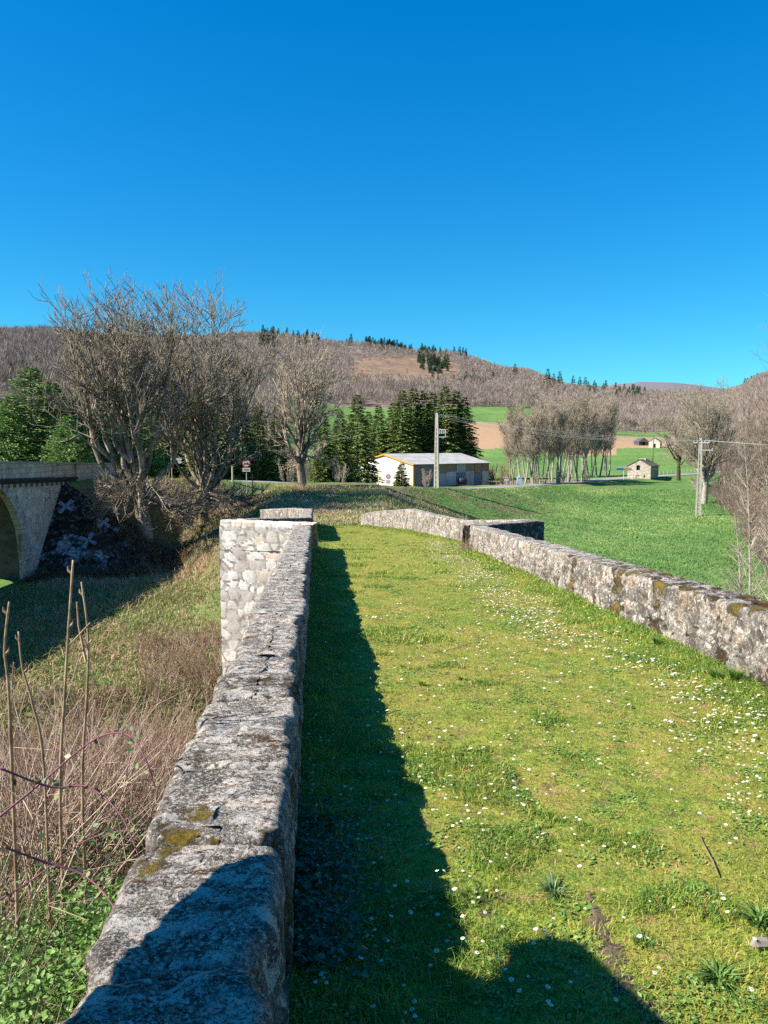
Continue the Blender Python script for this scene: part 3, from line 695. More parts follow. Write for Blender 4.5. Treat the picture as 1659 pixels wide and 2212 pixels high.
# rubble cone below the viaduct end: blackened stones with three pale painted crosses
cm = NT('mortared_riprap', .95, .1)
v1 = cm.voro(3.2, vec=cm.co((1, 1, 1))); vc = cm.voro(3.2, out='Color'); nn_ = cm.noise(.55, 6, .65)
zz = cm.n('ShaderNodeSeparateXYZ'); cm.l(cm.tc.outputs['Object'], zz.inputs[0])
c = cm.mix(cm.ramp(vc, [(.3, 0.), (.9, 1.)]), (.03, .026, .024), (.22, .19, .17))
c = cm.mix(cm.ramp(v1, [(.25, 0.), (.4, .8)]), c, (.02, .016, .014))
c = cm.mix(cm.ramp(nn_, [(.535, 0.), (.60, 1.)]), c, cm.mix(cm.ramp(cm.noise(5, 7, .75), [(.42, 0.), (.58, 1.)]), (.12, .11, .11), (.50, .50, .51)))
c = cm.mix(cm.ramp(cm.noise(1.7, 6, .7), [(.56, 0.), (.62, .9)]), c, (.08, .05, .033))
cm.col(c); cm.bump(cm.math('ADD', v1, cm.noise(8, 5, .6)), 1., .10)
def hit(u, v, Y0, Y1):
    a = (u - CX) / F; b = (v - CY) / F; fw = math.cos(PITCH) - math.sin(PITCH) * b; dn = b * math.cos(PITCH) + math.sin(PITCH)
    Y_ = np.linspace(Y0, Y1, 900); k_ = Y_ / fw; g_ = ground(a * k_, Y_, False); h_ = np.where(CAMZ - dn * k_ <= g_)[0]; i = h_[0] if len(h_) else 899
    return Vector((float(a * k_[i]), float(Y_[i]), float(g_[i])))
th_ = np.radians(np.linspace(-96, 4, 130)); r_ = np.linspace(.05, 7.4, 120); TH, RQ = np.meshgrid(th_, r_)
RQ = RQ * (.70 + .22 * sstep(-90, -30, np.degrees(TH))) * (1 + .10 * np.sin(TH * 9) + .08 * np.sin(TH * 23))
CXX, CYY = VX + .02 + RQ * np.cos(TH), 51.5 + RQ * np.sin(TH); CXX = np.maximum(CXX, VX - .3)
CZ = ground(CXX, CYY, False)
nse = fbm(CXX * 2.2, CYY * 2.2, CZ * 2.2, seed=88, o=4, g=.6) * .14
f1, f2, cid = voro(CXX.ravel() * 3.0, CYY.ravel() * 3.0, CZ.ravel() * 3.0, 5); nse += (np.minimum(f2 - f1, .3) * .3).reshape(nse.shape) + .06
edg = sstep(0, .12, np.minimum((r_[-1] - np.meshgrid(th_, r_)[1]) / r_[-1], 1)) * (1 - sstep(-3, 4, np.degrees(TH)))
CZ2 = CZ + nse * edg - .12 * (1 - edg)
ix = np.arange(CZ.size).reshape(CZ.shape); q = np.stack([ix[:-1, :-1], ix[:-1, 1:], ix[1:, 1:], ix[1:, :-1]], -1).reshape(-1, 4)
rp = link('riprap_slope', npmesh('riprap_slope', np.stack([CXX.ravel(), CYY.ravel(), CZ2.ravel()], -1), [q], True), cm.m)
tag(rp, 'blackened rubble bank with pale mortar patches beside the viaduct', 'embankment')
for (u0, v0, r_, a_, lb) in ((143, 1098, .62, .2, 'uppermost pale X shaped wall anchor on the dark rubble bank'), (222, 1134, .55, -.1, 'pale X shaped anchor on the rubble bank, right of the other two'), (190, 1172, .66, .35, 'lowest pale X shaped anchor amid mortar patches of the rubble bank')):
    c0 = hit(u0, v0, 44, 60); e_ = .1
    gzz = lambda x_, y_: float(ground(np.array([x_]), np.array([y_]), False)[0])
    nrm = Vector((-(gzz(c0.x + e_, c0.y) - gzz(c0.x - e_, c0.y)) / (2 * e_), -(gzz(c0.x, c0.y + e_) - gzz(c0.x, c0.y - e_)) / (2 * e_), 1)).normalized()
    u1 = Vector((0, 0, 1)).cross(nrm).normalized(); u2 = nrm.cross(u1).normalized()
    mb = MB()
    for k, L_ in ((.75 + a_, r_), (2.3 + a_, r_ * .85)):
        d1 = u1 * math.cos(k) + u2 * math.sin(k); d2 = nrm.cross(d1).normalized(); c1 = c0 + nrm * .20
        pts = []
        for i in range(9):
            tt = -1 + 2 * i / 8; w_ = .085 * (1 + .5 * abs(tt)) + .02 * math.sin(i * 5 + v0)
            for s_ in (-1, 1):
                for f_ in (-.10, .03 if k < 1.5 else .036): pts.append(c1 + d1 * L_ * tt + d2 * w_ * s_ + nrm * f_)
        fs = []
        for i in range(8):
            b0 = i * 4; fs += [(b0, b0 + 4, b0 + 5, b0 + 1), (b0 + 2, b0 + 3, b0 + 7, b0 + 6), (b0 + 1, b0 + 5, b0 + 7, b0 + 3), (b0, b0 + 2, b0 + 6, b0 + 4)]
        mb.add([tuple(p) for p in pts], fs + [(0, 1, 3, 2), (32, 34, 35, 33)])
    o = mb.build('anchor_cross', plain('pale_paint', (.27, .33, .41), .8, .3, 5)); tag(o, lb, 'anchor')

# dead bracken and ivy growing over the rubble bank
rb = np.random.RandomState(66); n = 5200; a_ = np.radians(rb.uniform(-88, 12, n)); q_ = 8.6 * rb.rand(n) ** .5
BX, BY = VX + q_ * np.cos(a_), 51.5 + q_ * np.sin(a_) * .85; k_ = (fbm(BX * .9, BY * .9, seed=67, o=3) + .10 * (q_ - 5.5) + .25 * (np.degrees(a_) > -20)) > .02
BX, BY = BX[k_], BY[k_]; BZ = ground(BX, BY, False); n = len(BX); A0, A1 = [], []
for i in range(2):
    d_ = rb.normal(size=(n, 3)) * .22 + np.array([.10, -.12, .10]); P_ = np.stack([BX, BY, BZ + .08], -1); A0.append(P_); A1.append(P_ + d_)
tag(link('dead_bracken', segmesh('dead_bracken', np.concatenate(A0), np.concatenate(A1), np.full(2 * n, .016), np.full(2 * n, .006), 3, rb.rand(2 * n)), leafmat('bank_bracken', [(0, (.06, .04, .025)), (.6, (.19, .115, .07)), (1, (.30, .20, .12))], .9, 0, .1)), 'dead bracken and twigs scattered over the rubble bank', 'bracken', kind='stuff')
# ================================================================ trees
bark = NT('grey_bark', .95, .1)
cB = bark.mix(bark.ramp(bark.noise(2.2, 6, .7, vec=bark.co((1, 1, .3))), [(.4, 0.), (.6, 1.)]), (.11, .088, .068), (.33, .28, .225))
cB = bark.mix(bark.ramp(bark.noise(1.1, 5, .6), [(.56, 0.), (.66, .7)]), cB, (.14, .15, .045)); bark.col(cB); bark.bump(bark.noise(7, 5, .7, vec=bark.co((1, 1, .25))), .8, .04); bark = bark.m
barkw = plain('pale_ash_bark', (.42, .37, .32), .9, .3, 3)
barkd = plain('mossy_bark', (.10, .075, .035), .95, .35, 6)
twg = leafmat('twig_bark', [(0, (.10, .08, .062)), (.5, (.23, .19, .15)), (.85, (.37, .32, .265)), (1, (.24, .22, .10))], .9, 0, .1)
twp = leafmat('pinkish_twigs', [(0, (.13, .085, .07)), (.6, (.27, .19, .16)), (1, (.36, .27, .22))], .9, 0, .1)
twpale = leafmat('pale_twigs', [(0, (.19, .15, .11)), (.6, (.37, .31, .24)), (1, (.49, .43, .345))], .9, 0, .1)
twy = leafmat('budding_twigs', [(0, (.17, .14, .07)), (.6, (.30, .265, .13)), (1, (.38, .36, .17))], .9, 0, .1)
def rv3(rng): 
    v = rng.normal(size=3); return v / np.linalg.norm(v)
def branch(seg, rng, p, d, L, r, r1, n, wob, trop, out):
    """adds a curved branch, returns the points with directions"""
    p = np.array(p, float); d = np.array(d, float); pts = [(p.copy(), d.copy(), r)]
    for i in range(n):
        d = d + rv3(rng) * wob + np.array([0, 0, trop]); d /= np.linalg.norm(d)
        q = p + d * L / n; ra = r + (r1 - r) * i / n; rb = r + (r1 - r) * (i + 1) / n
        seg.append((p[0], p[1], p[2], q[0], q[1], q[2], ra, rb)); p = q; pts.append((p.copy(), d.copy(), rb))
    return pts
def pick(pts, t):
    f = t * (len(pts) - 1); i = min(int(f), len(pts) - 2); a = f - i
    return pts[i][0] * (1 - a) + pts[i + 1][0] * a, pts[i][1], pts[i][2] * (1 - a) + pts[i + 1][2] * a
def perp(rng, d, ang):
    a = np.cross(d, rv3(rng)); a /= np.linalg.norm(a) + 1e-9
    v = d * math.cos(ang) + a * math.sin(ang); return v / np.linalg.norm(v)
def broad_tree(seed, H, trunk_h, rad, limbs, tr=.45, kids=(7, 6, 5), droop=.0, lean=(0, 0), low=0, upc=.10, tw=.011, flat=.9, stems=None, tmin=.22, elmin=.18):
    """winter tree: limbs aimed at points on a domed crown, then three finer orders"""
    rng = np.random.RandomState(seed); T = []; Cn = []
    base = np.array([0, 0, -.3])
    trunk = branch(T, rng, base, (lean[0], lean[1], 1), trunk_h + .3, tr * 1.25, tr * .85, 6, .05, .05, 0)
    L1 = []
    for i in range(limbs):
        az_ = 2 * PI * (i + rng.uniform(-.3, .3)) / limbs * 1.0 + (i % 3) * 1.3; el_ = rng.uniform(elmin, 1.0) ** .8 * PI / 2 if i >= low else rng.uniform(-.25, .1)
        ctr = np.array([lean[0] * H * .5, lean[1] * H * .5, trunk_h * 1.15 + (H - trunk_h * 1.15) * .22])
        tgt = ctr + np.array([math.cos(az_) * math.cos(el_) * rad, math.sin(az_) * math.cos(el_) * rad, math.sin(el_) * (H - ctr[2]) * flat]) * rng.uniform(.82, 1.03)
        if i < low: tgt = np.array([math.cos(az_) * rad * (.62 if math.cos(az_) > 0 else .34), math.sin(az_) * rad * .6, trunk_h * rng.uniform(.35, .95)])
        if i >= low and i % 4 == 0: tgt = ctr + np.array([rng.uniform(-.45, .45) * rad, rng.uniform(-.45, .45) * rad, (H - ctr[2]) * flat * rng.uniform(.88, 1.0)])
        st_, sd_, sr_ = pick(trunk, rng.uniform(.55 if i >= low else .35, 1.0))
        v = tgt - st_; L = np.linalg.norm(v); v /= L; n = 8
        p = st_.copy(); r = tr * rng.uniform(.38, .6) * (.7 if i < low else 1); pts = [(p.copy(), v.copy(), r)]
        sag = rng.uniform(.04, .16) * L; side_ = rv3(rng) * L * .07
        for k in range(n):
            t1 = (k + 1) / n; q = st_ + (tgt - st_) * t1 + np.array([0, 0, -sag if el_ > .2 else -sag * .5]) * math.sin(PI * t1) + side_ * math.sin(PI * 1.5 * t1) + rv3(rng) * L * .018
            ra = r * (1 - .86 * k / n); rb = r * (1 - .86 * (k + 1) / n)
            (T if ra > .09 else Cn).append((*p, *q, ra, rb)); d = (q - p) / np.linalg.norm(q - p); p = q; pts.append((p.copy(), d, rb))
        L1.append((pts, L))
    for pts, L in L1:
        for i in range(kids[0]):
            t0 = rng.uniform(tmin, 1.0); p, d, r = pick(pts, t0)
            d = perp(rng, d, rng.uniform(.4, .95)); l2 = L * rng.uniform(.22, .42) * (1.15 - .45 * t0)
            b2 = branch(Cn, rng, p, d, l2, min(r * .75, .06), tw * 1.6, 5, .22, upc - droop, 0)
            for j in range(kids[1]):
                p2, d2, r2 = pick(b2, rng.uniform(.15, 1.0)); d2 = perp(rng, d2, rng.uniform(.4, 1.0)); l3 = l2 * rng.uniform(.34, .6)
                b3 = branch(Cn, rng, p2, d2, l3, max(r2 * .6, tw * 1.3), tw, 4, .22, upc * 1.5 - droop * .6, 0)
                for k in range(kids[2]):
                    p3, d3, r3 = pick(b3, rng.uniform(.2, 1.0)); d3 = perp(rng, d3, rng.uniform(.35, .9))
                    branch(Cn, rng, p3, d3, l3 * rng.uniform(.3, .55), tw, tw * .6, 3, .22, upc * 2.2, 0)
    return T, Cn
def hanging(seed, T, Cn, az0, az1, n, h0, h1, L, tw=.013):
    """low limbs that sweep out and down, their twigs curling up at the ends"""
    rng = np.random.RandomState(seed); trunk = np.array([t for t in T[:6]])
    for i in range(n):
        h = rng.uniform(h0, h1); k_ = int(np.argmin(np.abs(trunk[:, 2] - h))); p = trunk[k_, :3]; a = R(rng.uniform(az0, az1))
        b1 = branch(Cn, rng, p, (math.cos(a), math.sin(a), .25), L * rng.uniform(.7, 1.1), .085, .022, 9, .10, -.16, 0)
        for j in range(15):
            q, d, r = pick(b1, rng.uniform(.22, 1.0)); d = perp(rng, d, rng.uniform(.3, .8)); d[2] -= .35; d /= np.linalg.norm(d)
            b2 = branch(Cn, rng, q, d, rng.uniform(.7, 1.5), min(r * .7, .03), tw, 6, .10, .16, 0)
            for k in range(7):
                q2, d2, r2 = pick(b2, rng.uniform(.15, 1.0)); branch(Cn, rng, q2, perp(rng, d2, rng.uniform(.4, .8)), rng.uniform(.3, .7), tw, tw * .7, 4, .08, .24, 0)
def upright_tree(seed, H, stems, spread, kids=(26, 6, 4), tr=.13, ang=.55, tw=.009, crown0=.3, trop=.16):
    """slim many-stemmed ash or alder with ascending twigs"""
    rng = np.random.RandomState(seed); T = []; Cn = []
    if stems > 1: T.append((0, 0, -.4, 0, 0, .08, .34, .30))
    for s_ in range(stems):
        a = rng.uniform(0, 2 * PI); h = H * rng.uniform(.78, 1.0); k = spread * rng.uniform(.2, 1) / h
        p0 = np.array([math.cos(a) * .35, math.sin(a) * .35, -.3]) * (1 if stems > 1 else .2); p0[2] = -.3
        st_ = branch(T, rng, p0, (math.cos(a) * k, math.sin(a) * k, 1), h, tr * rng.uniform(.7, 1.1), .02, 14, .055, .03, 0)
        for i in range(kids[0]):
            t0 = crown0 + (1 - crown0) * rng.uniform(0, 1) ** .8; p, d, r = pick(st_, t0)
            d = perp(rng, d, rng.uniform(ang * .7, ang * 1.5)); l2 = h * rng.uniform(.12, .26) * (1.2 - .62 * t0)
            b2 = branch(Cn, rng, p, d, l2, max(min(r * .5, .035), tw), tw, 4, .12, trop, 0)
            for j in range(kids[1]):
                p2, d2, r2 = pick(b2, rng.uniform(.1, 1.0)); d2 = perp(rng, d2, rng.uniform(.35, .8)); l3 = l2 * rng.uniform(.3, .55)
                b3 = branch(Cn, rng, p2, d2, l3, tw, tw * .8, 3, .15, trop, 0)
                for m_ in range(kids[2]):
                    p3, d3, r3 = pick(b3, rng.uniform(.1, .9)); d3 = perp(rng, d3, rng.uniform(.3, .7))
                    branch(Cn, rng, p3, d3, l3 * rng.uniform(.35, .7), tw * .8, tw * .6, 2, .12, trop, 0)
    return T, Cn
def tree_obj(name, T, Cn, loc, label, cat, group=None, tm=bark, cmat=twg, rz=0, sc=1, sides=3, tsides=8):
    root = empty(name, loc, rz); root.scale = (sc,) * 3 if not isinstance(sc, tuple) else sc; tag(root, label, cat, group)
    T = np.array(T); Cn = np.array(Cn)
    link('trunk', segmesh('trunk', T[:, :3], T[:, 3:6], T[:, 6], T[:, 7], tsides), tm, root)
    link('crown', segmesh('crown', Cn[:, :3], Cn[:, 3:6], Cn[:, 6], Cn[:, 7], sides, np.random.RandomState(3).rand(len(Cn))), cmat, root)
    return root
def place(proto, x, y, rz, sc, label, group=None, z=None, name=None):
    o = copy_tree(proto); o.location = (x, y, gz(x, y) - .05 if z is None else z); o.rotation_euler = (0, 0, rz); o.scale = (sc,) * 3 if not isinstance(sc, tuple) else sc
    o['label'] = label
    if group: o['group'] = group
    elif 'group' in o: del o['group']
    return o
used = set()
def use(proto, x, y, rz, sc, label, group=None, z=None):
    """first placement moves the prototype itself, later ones copy it"""
    if proto.name not in used:
        used.add(proto.name); proto.location = (x, y, gz(x, y) - .05 if z is None else z); proto.rotation_euler = (0, 0, rz)
        proto.scale = (sc,) * 3 if not isinstance(sc, tuple) else sc; proto['label'] = label
        if group: proto['group'] = group
        return proto
    return place(proto, x, y, rz, sc, label, group, z)
def gx(u, Y):
    z = -3
    for _ in range(4): x = xat(u, Y, z); z = gz(x, Y)
    return x
# ---- the three big winter trees by the road
T, Cn = broad_tree(7, 15.2, 5.0, 7.2, 26, .46, (12, 7, 3), droop=.02, lean=(-.16, 0), low=5, upc=.10, tw=.015, tmin=.42, elmin=.26)
hanging(5, T, Cn, 165, 230, 7, 2.6, 4.4, 4.2); hanging(6, T, Cn, 260, 380, 6, 2.4, 4.2, 4.6); T_1 = T; x = gx(316, 52); tree_obj('bare_tree', T, Cn, (x, 52, gz(x, 52)), 'largest bare tree, leftmost at the viaduct end, with drooping upturned branches', 'tree', 'big bare trees along the road')
T, Cn = broad_tree(19, 16.4, 2.8, 6.9, 23, .34, (12, 7, 3), droop=.02, lean=(-.03, 0), low=7, upc=.10, tw=.016, tmin=.34, elmin=.2)
hanging(8, T, Cn, 230, 400, 11, 1.8, 3.2, 5.6); T_2 = T; x = gx(440, 58); tree_obj('bare_tree', T, Cn, (x, 58, gz(x, 58)), 'bare tree with several leaning limbs between the other two big trees', 'tree', 'big bare trees along the road')
T, Cn = broad_tree(31, 11.8, 3.8, 5.0, 22, .32, (9, 6, 4), droop=.02, low=8, upc=.11, tw=.014, flat=.95)
x = gx(653, 66); tree_obj('bare_tree', T, Cn, (x, 66, gz(x, 66)), 'smaller domed bare tree standing alone on the grassy verge, single pale trunk', 'tree', 'big bare trees along the road', cmat=twpale)
# ivy on the trunk of the big tree
def leafcloud(name, pts, size, rng, mat, parent=None, norm_up=.3, tint=None, aspect=.8, fold=False):
    n = len(pts); pts = np.asarray(pts, float)
    nv = rng.normal(size=(n, 3)); nv[:, 2] += norm_up * 2; nv /= np.linalg.norm(nv, axis=1)[:, None]
    a = np.cross(nv, rng.normal(size=(n, 3))); a /= np.linalg.norm(a, axis=1)[:, None]; b = np.cross(nv, a)
    s_ = (size * rng.uniform(.6, 1.3, n))[:, None]
    if fold:
        nf_ = nv * s_ * .28
        V = np.stack([pts - a * s_, pts - a * s_ * .35 + b * s_ * .62 + nf_, pts + a * s_ * .45 + b * s_ * .5 + nf_, pts + a * s_ * 1.1, pts + a * s_ * .45 - b * s_ * .5 + nf_, pts - a * s_ * .35 - b * s_ * .62 + nf_], 1).reshape(-1, 3)
        b0 = (np.arange(n) * 6)[:, None]; q = np.concatenate([b0 + np.array([[0, 1, 2, 3]]), b0 + np.array([[0, 3, 4, 5]])])
        return link(name, npmesh(name, V, [q], False, {'tint': np.repeat(rng.rand(n) if tint is None else tint, 6)}), mat, parent)
    V = np.stack([pts - a * s_, pts + b * s_ * aspect * .6, pts + a * s_, pts - b * s_ * aspect * .6], 1).reshape(-1, 3)
    q = np.arange(n * 4).reshape(n, 4)
    return link(name, npmesh(name, V, [q], False, {'tint': np.repeat(rng.rand(n) if tint is None else tint, 4)}), mat, parent)
ivym = leafmat('ivy_leaves', [(0, (.03, .045, .012)), (.5, (.10, .125, .025)), (1, (.22, .22, .05))], .5, .15)
rng = np.random.RandomState(5)
for tr_, Tt, hmax in ((bpy.data.objects['bare_tree'], T_1, 9.5), (bpy.data.objects['bare_tree.001'], T_2, 5)):
    Tt = np.array(Tt); Tt = Tt[Tt[:, 2] < hmax]; k_ = rng.choice(len(Tt), 5200, p=(Tt[:, 6] / Tt[:, 6].sum())); f_ = rng.rand(5200)[:, None]; nn_ = rng.normal(size=(5200, 3)); nn_ /= np.linalg.norm(nn_, axis=1)[:, None]
    P_ = Tt[k_, :3] * (1 - f_) + Tt[k_, 3:6] * f_ + nn_ * (Tt[k_, 6] * rng.uniform(.95, 1.5, 5200))[:, None]
    leafcloud('ivy', P_[vnoise(P_[:, 0] * 1.1, P_[:, 2] * .9, seed=4) > .08], .075, rng, ivym, tr_)
# ---- conifers
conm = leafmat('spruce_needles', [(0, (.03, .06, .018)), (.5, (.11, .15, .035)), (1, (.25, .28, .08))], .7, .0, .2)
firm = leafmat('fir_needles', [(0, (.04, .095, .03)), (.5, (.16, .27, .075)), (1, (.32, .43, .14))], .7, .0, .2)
def conifer(seed, H, rad, tiers, per, spray=9, droop=.35, trunk=.16, tipup=.1, tight=1., basez=.06, name='spruce_tree', mat=None, ls=.42, label='', cat='tree'):
    rng = np.random.RandomState(seed); root = empty(name); tag(root, label, cat)
    T = []; branch(T, rng, (0, 0, -.3), (0, 0, 1), H * .97, trunk, .02, 8, .008, .05, 0); T = np.array(T)
    link('trunk', segmesh('trunk', T[:, :3], T[:, 3:6], T[:, 6], T[:, 7], 6), barkd, root)
    PS, tints = [], []; Pa, Pb, Pw = [], [], []
    for i in range(tiers):
        tc_ = i / tiers
        for k in range(max(4, int(per * (1 - .45 * tc_)))):
            t = min(max(tc_ + rng.uniform(-1.6, 1.6) / tiers, 0), .985); z0 = H * (basez + (1 - basez) * t); L0 = rad * ((1 - t) ** .75) * (1 if t > .08 else .8) + .12
            az_ = rng.uniform(0, 2 * PI); L = L0 * rng.uniform(.62, 1.12) * (1 + .12 * math.sin(3 * az_ + seed)); dr_ = droop * (1 - t * .7)
            c, s = math.cos(az_), math.sin(az_); br_t = rng.rand()
            n = spray + int(L * 5)
            f = rng.uniform(.15, 1.0, n) ** .7
            zc = z0 - dr_ * L * f + tipup * L * f ** 3
            lat = rng.normal(size=n) * .14 * L * (1.15 - f) * tight + rng.normal(size=n) * .05
            px, py = c * L * f - s * lat, s * L * f + c * lat
            ll = ls * rng.uniform(.6, 1.3, n) * (.7 + .4 * (1 - t))
            sg = np.sign(lat) * rng.uniform(.3, .9, n)
            dx, dy = c * .8 - s * sg, s * .8 + c * sg; dz = -rng.uniform(.05, .8, n) * (dr_ * 1.6) - .05
            dn = np.sqrt(dx * dx + dy * dy + dz * dz); dx, dy, dz = dx / dn, dy / dn, dz / dn
            Pa.append(np.stack([px, py, zc], -1)); Pb.append(np.stack([px + dx * ll, py + dy * ll, zc + dz * ll], -1))
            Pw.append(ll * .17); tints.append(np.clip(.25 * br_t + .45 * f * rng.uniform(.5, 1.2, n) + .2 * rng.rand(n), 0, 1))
    A_ = np.concatenate(Pa); B_ = np.concatenate(Pb); w = np.concatenate(Pw)[:, None]; tt = np.concatenate(tints); n = len(A_)
    d = B_ - A_; a = np.cross(d, rng.normal(size=(n, 3))); a /= np.linalg.norm(a, axis=1)[:, None] + 1e-9
    M = A_ + d * .45
    V = np.stack([A_, M + a * w, B_, M - a * w], 1).reshape(-1, 3)
    link('crown', npmesh('crown', V, [np.arange(n * 4).reshape(n, 4)], False, {'tint': np.repeat(tt, 4)}), mat or conm, root)
    return root
spA = conifer(1, 18.5, 3.5, 62, 17, spray=22, droop=.75, ls=.42, cat='tree')
spB = conifer(2, 18.5, 3.0, 64, 16, spray=22, droop=.85, ls=.42, cat='tree')
firA = conifer(3, 10.3, 3.5, 56, 22, spray=26, droop=.10, tipup=.3, ls=.24, mat=firm, name='fir_tree', cat='tree')
spC = conifer(4, 4.2, 1.45, 34, 18, spray=18, droop=.25, ls=.26, name='young_spruce', cat='tree')
wordsS = [
 (1002, 178, .92, spA, 'tall dark spruce at the right end of the grove behind the shed'), (985, 176, .98, spB, 'second dark spruce from the right end behind the shed roof'),
 (960, 174, 1.02, spA, 'third dark spruce from the right behind the shed'), (934, 178, .97, spB, 'slim spruce right behind the tall concrete pole'),
 (915, 175, .98, spA, 'broad spruce just left of the concrete pole'), (893, 174, 1.0, spB, 'tallest spruce in the middle of the shed grove'),
 (868, 170, .96, spA, 'spruce above the left half of the shed roof'), (848, 176, .84, spB, 'narrow spruce left of the middle of the shed grove'),
 (818, 172, .80, spA, 'shorter spruce above the gable of the shed'), (797, 178, .72, spB, 'low dark spruce at the left end of the shed grove'),
 (772, 130, .78, spA, 'dark spruce seen through the right twigs of the domed bare tree')]
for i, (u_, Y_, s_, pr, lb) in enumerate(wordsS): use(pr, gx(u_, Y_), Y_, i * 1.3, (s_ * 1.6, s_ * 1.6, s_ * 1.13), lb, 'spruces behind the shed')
wordsF = [(75, 72, 1.16, 'broad pale green fir behind the viaduct, tallest of the left group'), (122, 75, 1.05, 'pointed fir immediately right of the broad pale green one'),
 (30, 70, .82, 'low fir at the left edge above the viaduct parapet'), (182, 76, .95, 'bluish green fir left of the largest bare tree'), (232, 79, 1.05, 'shaded fir behind the left branches of the largest bare tree'),
 (-12, 72, .9, 'fir half cut by the left edge of the view'), (285, 82, 1.0, 'dark fir behind the trunk of the largest bare tree'), (150, 68, .62, 'lowest fir, in front of the bluish one behind the parapet')]
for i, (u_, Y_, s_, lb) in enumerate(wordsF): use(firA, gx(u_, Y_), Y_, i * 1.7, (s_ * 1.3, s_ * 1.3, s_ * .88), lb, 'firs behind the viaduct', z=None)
for i, (x_, y_, lb) in enumerate(((-32.5, 32, 'fir hidden beyond the left part of the viaduct arch'), (-33.5, 38, 'fir standing close behind the viaduct arch'), (-32.8, 44.5, 'fir behind the viaduct pier'))): use(firA, x_, y_, i, (.9, .9, .85), lb, 'firs behind the viaduct')  # out of view, added to keep the sun out of the arch
wordsD = [(345, 90, .62), (395, 94, .66), (440, 88, .6), (485, 92, .62), (525, 90, .56), (560, 95, .58), (600, 92, .54), (700, 100, .56), (735, 104, .6)]
nmD = ['first', 'second', 'third', 'fourth', 'fifth', 'sixth', 'seventh', 'eighth', 'ninth']
for i, (u_, Y_, s_) in enumerate(wordsD):
    use([spA, spB][i % 2], gx(u_, Y_), Y_, i * 2.1, (s_ * 1.35, s_ * 1.35, s_), '%s dark spruce from the left across the road behind the big bare trees' % nmD[i], 'dark spruces across the road')
use(spC, gx(868, 136), 136, .4, (1.15, 1.15, 1.15), 'young green spruce in front of the shed gable, nearest its yellow corner')
use(spC, gx(762, 122), 122, 2., (1.25, 1.25, 1.3), 'young spruce left of the white shed gable beside the road')

# ---- ash row right of the shed, trees by the stone barn, wooded riverside on the right
ashA = tree_obj('ash_tree', *upright_tree(41, 17.5, 3, 3.4, (44, 8, 5), tr=.17, tw=.016, ang=.5), (0, 0, 0), '', 'tree', tm=barkw, cmat=twpale)
ashB = tree_obj('ash_tree', *upright_tree(42, 17.5, 4, 4.4, (32, 7, 5), tr=.15, tw=.016, ang=.5), (0, 0, 0), '', 'tree', tm=barkw, cmat=twpale)
ashC = tree_obj('ash_tree', *upright_tree(43, 17.5, 3, 3.0, (44, 8, 5), tr=.18, tw=.016, ang=.5), (0, 0, 0), '', 'tree', tm=barkw, cmat=twpale)
shrub = tree_obj('bare_shrub', *upright_tree(44, 4, 9, 2.0, (14, 5, 3), tr=.035, tw=.011, crown0=.1, ang=.5), (0, 0, 0), '', 'shrub', tm=barkw, cmat=twpale)
shruby = tree_obj('budding_shrub', *upright_tree(45, 5, 9, 2.2, (14, 5, 3), tr=.035, tw=.014, crown0=.05, ang=.5), (0, 0, 0), '', 'shrub', tm=barkw, cmat=twy)
row = [(1108, 150, .88, ashA), (1130, 146, .95, ashC), (1150, 150, 1.0, ashB), (1172, 148, 1.02, ashA), (1190, 160, 1.05, ashC), (1205, 150, 1.0, ashB), (1225, 157, 1.02, ashA), (1240, 190, 1.2, ashC),
       (1252, 158, 1.0, ashB), (1275, 189, 1.15, ashA), (1292, 192, 1.15, ashC), (1312, 196, 1.15, ashB), (1140, 162, .95, ashB), (1212, 188, 1.2, ashA), (1262, 196, 1.18, ashB)]
ordn = ['first', 'second', 'third', 'fourth', 'fifth', 'sixth', 'seventh', 'eighth', 'ninth', 'tenth', 'eleventh', 'twelfth', 'thirteenth', 'fourteenth', 'fifteenth', 'sixteenth', 'seventeenth', 'eighteenth', 'nineteenth', 'twentieth']
for k, (u_, Y_, s_, pr) in enumerate(sorted(row, key=lambda r_: r_[0])):
    use(pr, gx(u_, Y_), Y_, k * 1.9, (s_ * 1.1, s_ * 1.1, s_ * .92), '%s pale many-stemmed bare tree from the left in the row between shed and stone barn' % ordn[k], 'bare trees between shed and barn')
k = 0
for (u_, Y_, s_) in ((1078, 146, .8), (1092, 152, .95), (1062, 160, .7), (1100, 140, .6)):
    use(shruby, gx(u_, Y_), Y_, k, (s_ * 1.1, s_ * 1.1, s_), '%s yellowish budding bush from the left at the left end of the bare tree row' % ordn[k], 'budding bushes'); k += 1
for j, (u_, Y_, s_, lb) in enumerate(((822, 158, 1.75, 'tall pale leafless bush behind the shed gable'), (918, 141, .95, 'leafless bush leaning on the shaded side of the shed'), (806, 139, .85, 'thin dark leafless bush before the white gable'),
        (1165, 146, .75, 'leafless bush under the left part of the bare tree row'), (1215, 152, .8, 'leafless bush under the middle of the bare tree row'), (1265, 158, .7, 'leafless bush under the right part of the bare tree row'), (620, 84, .8, 'leafless bush across the road left of the domed tree'), (730, 96, .9, 'leafless bush across the road right of the domed tree'), (1062, 176, 1.0, 'dark bare bush on the ploughed field edge right of the shed'))):
    use(shrub, gx(u_, Y_), Y_, j * 1.1, s_, lb)
